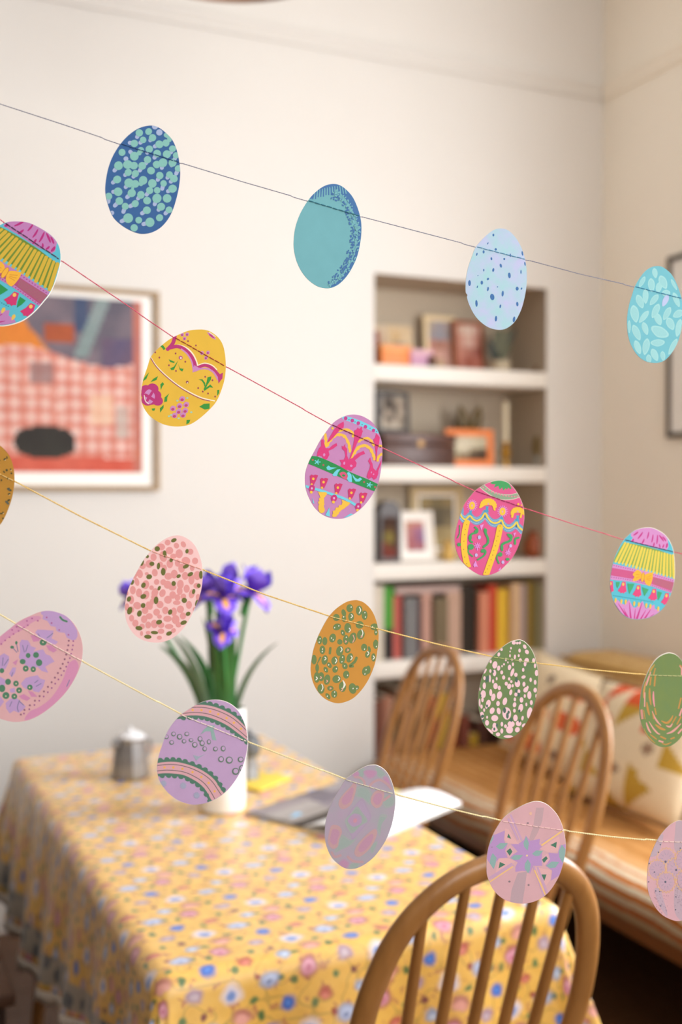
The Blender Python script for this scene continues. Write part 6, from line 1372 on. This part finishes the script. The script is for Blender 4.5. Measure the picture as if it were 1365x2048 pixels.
make_egg(4, (620, 1510), 6.825, [(880, 138), (780, 150), (680, 200), (580, 265), (490, 335), (420, 440), (340, 580), (270, 720), (225, 870), (205, 1030), (210, 1160), (240, 1280), (300, 1400), (390, 1490), (480, 1545), (570, 1557), (660, 1540), (770, 1480), (880, 1390), (980, 1260), (1060, 1120), (1120, 950), (1155, 780), (1168, 620), (1155, 500), (1120, 370), (1060, 250), (990, 180), (920, 145)],
         '#b39cb2', A, 'faded mauve and sage paper egg with a blurred watercolour pattern', base2='#a5a6ac', scale=45, contrast=2.0, stitch='#d8d2b8', rim=(.0002, .0003))

A = Art(); V9, T9, K9 = '#b892c4', '#8fae ab'.replace(' ', ''), '#4f7a66'
A.P([(800, 230), (900, 230), (880, 400), (820, 560), (760, 660), (700, 660), (760, 480)], '#bfa0a6'); A.P([(560, 1080), (680, 1060), (660, 1220), (620, 1480), (460, 1470), (480, 1300)], '#bba0a8')
A.P([(230, 590), (290, 570), (398, 525), (380, 650), (400, 690), (430, 700), (395, 790), (430, 880), (330, 885), (280, 930), (250, 1030), (180, 930), (140, 850), (170, 700)], V9)
A.P([(470, 705), (570, 700), (640, 650), (665, 590), (720, 660), (850, 635), (840, 700), (880, 745), (830, 790), (880, 800), (870, 890), (880, 985), (760, 985), (720, 1090), (700, 1060), (620, 1050), (530, 1065), (530, 1000), (560, 940), (450, 880), (500, 840), (560, 800)], V9)
A.P([(960, 815), (1080, 825), (1110, 720), (1200, 700), (1200, 1050), (990, 1180), (1010, 1050), (920, 985), (980, 900)], V9)
for P_ in ([(250, 580), (200, 660), (190, 720), (240, 640)], [(275, 735), (330, 690), (430, 690), (370, 765), (320, 770)], [(235, 820), (285, 880), (270, 970), (245, 1028), (195, 950), (210, 870)], [(670, 600), (705, 690), (690, 790), (645, 740), (635, 690)], [(745, 830), (800, 785), (890, 790), (840, 855), (790, 860)], [(470, 885), (520, 845), (630, 845), (580, 905), (520, 910)], [(690, 900), (728, 960), (720, 1040), (695, 1085), (650, 1020), (652, 960)], [(930, 985), (1000, 930), (1100, 935), (1050, 1010), (980, 1015)], [(1135, 710), (1180, 770), (1175, 880), (1145, 950), (1100, 870), (1095, 790)]): A.P(P_, T9, False)
for P_ in ([(395, 500), (440, 510), (560, 690), (580, 705), (430, 690), (385, 640)], [(845, 760), (960, 690), (1100, 600), (1110, 690), (1080, 800), (960, 810)], [(310, 890), (440, 890), (530, 930), (440, 990), (270, 1090)], [(770, 1000), (1000, 1040), (990, 1160), (930, 1240), (860, 1170)]): A.P(P_, '#deaeb0')
for P_ in ([(410, 800), (460, 715), (520, 820), (450, 885)], [(865, 895), (940, 825), (978, 900), (905, 985)]): A.P(P_, '#dcaab6')
for P_ in ([(440, 565), (476, 635), (422, 615)], [(415, 795), (462, 755), (492, 800), (455, 855)], [(328, 935), (400, 968), (310, 1020)], [(985, 715), (1068, 672), (1060, 752)], [(875, 905), (930, 858), (950, 890), (900, 950)], [(868, 1098), (935, 1098), (905, 1182)]): A.P(P_, K9)
for pts in ([(470, 330), (610, 650)], [(440, 380), (560, 640)], [(880, 690), (1130, 540)], [(240, 1150), (500, 985)], [(200, 1140), (480, 960)], [(770, 1000), (900, 1370)], [(820, 1010), (940, 1330)]): A.S(pts, 26, '#c6a0be', False)
A.S([(455, 340), (590, 655)], 10, '#deb2b8', False); A.S([(875, 715), (1145, 528)], 22, '#eec27e', False); A.S([(195, 1195), (350, 1090), (495, 995)], 16, '#eec27e', False); A.S([(780, 1045), (850, 1200), (915, 1355)], 18, '#eec27e', False)
A.E(680, 852, 13, 13, 0, '#f0cfa0')
for q in ((690, 430, 16, 10), (452, 1190, 15, 13), (702, 1235, 13, 13), (225, 742, 6, 6)): A.E(*q, 0, '#8a7a80')
A.E(728, 305, 18, 22, 0, '#e4b8a0')
make_egg(4, (950, 1580), 6.5, [(790, 150), (690, 175), (590, 220), (470, 290), (380, 360), (300, 470), (230, 600), (185, 730), (160, 860), (155, 1000), (160, 1100), (190, 1190), (240, 1290), (310, 1370), (400, 1430), (520, 1470), (640, 1477), (760, 1455), (880, 1400), (980, 1310), (1060, 1190), (1110, 1090), (1150, 960), (1180, 820), (1185, 700), (1165, 570), (1130, 440), (1070, 320), (980, 220), (890, 165)],
         '#d8abb2', A, 'dusty pink paper egg with lilac star flowers and green diamonds', stitch='#e8c4c0', rim=(.0003, .0002))

A = Art()
A.P([(720, 180), (850, 150), (950, 400), (900, 700), (760, 740), (680, 650), (690, 400)], '#bba4ae', True); A.P([(430, 440), (490, 420), (480, 520), (440, 650), (400, 760), (300, 800), (270, 760), (340, 600)], '#bda6b2', True)
A.P([(690, 1330), (800, 1280), (900, 1500), (860, 1900), (690, 1750)], '#bba4b0', True); A.P([(340, 1360), (430, 1340), (480, 1480), (560, 1750), (540, 1800), (420, 1620)], '#bda4b2', True)
for cx_, cy_, rr_ in ((545, 830, 170), (385, 1020, 165), (700, 1010, 180), (540, 1230, 165), (850, 850, 170), (870, 1200, 170)):
    A.E(cx_, cy_, rr_ * .8, rr_ * .9, 0, '#c2a2b2')
    n_ = 18
    for i in range(n_):
        a0, a1 = 2 * math.pi * i / n_, 2 * math.pi * (i + 1) / n_; am = (a0 + a1) / 2
        A.S([(cx_ + rr_ * .86 * math.cos(a0), cy_ + rr_ * .95 * math.sin(a0)), (cx_ + rr_ * 1.03 * math.cos(am), cy_ + rr_ * 1.14 * math.sin(am)), (cx_ + rr_ * .86 * math.cos(a1), cy_ + rr_ * .95 * math.sin(a1))], 13, '#dbb08c', cap=False)
    for i in range(10): a0 = i * .63; A.S([(cx_ + rr_ * .35 * math.cos(a0), cy_ + rr_ * .4 * math.sin(a0)), (cx_ + rr_ * .68 * math.cos(a0), cy_ + rr_ * .75 * math.sin(a0))], 16, '#b09cac', taper=1)
for q in ((530, 880), (340, 1058), (710, 1022), (525, 1225), (250, 912), (410, 720), (240, 1225), (430, 1390), (780, 650), (440, 590), (700, 1700), (445, 1635), (705, 1480), (360, 1380)): A.E(*q, 17 if q[0] in (530, 710, 525) else 10, 20 if q[0] in (530, 710, 525) else 12, 0, '#6a6a7c', 10)
for i in range(40): x, y = 320 + 260 * R1.random(), 1380 + 380 * R1.random(); A.E(x, y, 5, 6, 0, '#9c8496', 6)
for i in range(40): x, y = 690 + 160 * R1.random(), 1330 + 430 * R1.random(); A.E(x, y, 5, 6, 0, '#9c8496', 6)
make_egg(4, (1270, 1620), 8.537, [(790, 180), (700, 200), (600, 260), (500, 360), (410, 480), (330, 640), (260, 820), (228, 980), (215, 1200), (225, 1330), (260, 1470), (320, 1600), (400, 1720), (500, 1810), (620, 1870), (720, 1895), (820, 1885), (950, 1830), (1080, 1720), (1190, 1560), (1260, 1370), (1290, 1150), (1280, 950), (1220, 720), (1120, 480), (1020, 320), (920, 220)],
         '#d6a9b2', A, 'pale rose paper egg with lacy yellow rosettes at the right picture edge', stitch='#ead0c4')

# --- the four threads: two plies twisted, running just behind the cards
def thread(row, m, label, r0):
    P_ = THREADS[row]; lx, rx = P_[0][0], P_[-1][0]; eggs = [e for e in EGGS if e[0] == row]; pts = []
    x = lx
    while x <= rx:
        q = thread_pt(row, x)
        for e in eggs:
            if e[1] - 2 <= x <= e[2] + 2:
                d = ray(x, thread_y(row, x)); s = (e[3] - ORI).dot(e[4]) / d.dot(e[4]); q = ORI + d * s - e[4] * (.0012 + .0002 + 2.4 * r0)
        pts.append(q); x += 6
    # beyond the frame the thread runs on, rising a little towards where it is tied
    a, d = (pts[0] - pts[8]).normalized(), (pts[-1] - pts[-9]).normalized()
    pts = [pts[0] + a * q + Vector((0, 0, .05 * q * q)) for q in (1.5, 1.1, .8, .5, .3, .1)] + pts
    e = (2.945 - pts[-1].x) / d.x
    pts += [pts[-1] + d * (e * q) + Vector((0, 0, .12 * (q * e) ** 2)) for q in (.1, .25, .45, .65, .85, 1.0)]
    L = [0]
    for a, d in zip(pts, pts[1:]): L.append(L[-1] + (d - a).length)
    def on(s):
        lo, hi = 0, len(L) - 1
        while hi - lo > 1:
            md = (lo + hi) // 2
            if L[md] <= s: lo = md
            else: hi = md
        return pts[lo].lerp(pts[hi], (s - L[lo]) / (L[hi] - L[lo]))
    mb = MB(); step, pitch = .0008, .0047; n = int(L[-1] / step); t0 = (pts[-1] - pts[0]).normalized(); N = Vector((0, 0, 1)); N = (N - t0 * N.dot(t0)).normalized(); B = t0.cross(N)
    for ply in (0, 1):
        path = []
        for i in range(n + 1):
            s = L[-1] * i / n; a = 2 * math.pi * s / pitch + math.pi * ply; j = 1 + .12 * math.sin(s * 900 + ply)
            path.append(on(s) + (N * math.cos(a) + B * math.sin(a)) * (r0 * .8 * j))
        mb.sweep(path, r0, 5, ref=(0, 0, 1))
    o = mb.build('thread', m, None); tag(o, label, 'thread'); return o
thread(1, mat('thread_blue', '#70728c', .8, '#a09ea8', 300, contrast=2), 'thin blue-grey thread carrying the four blue paper eggs', .0003)
thread(2, mat('thread_red', '#c83a58', .8, '#e07a8c', 300, contrast=2), 'thin red thread carrying the bright patterned paper eggs', .00036)
thread(3, mat('thread_gold', '#d8b060', .8, '#ecd08c', 300, contrast=2), 'golden thread carrying the pink, mustard and moss green paper eggs', .00047)
thread(4, mat('thread_cream', '#e8d49a', .8, '#f2e6bc', 300, contrast=2), 'pale cream thread carrying the pastel paper eggs of the lowest row', .0005)
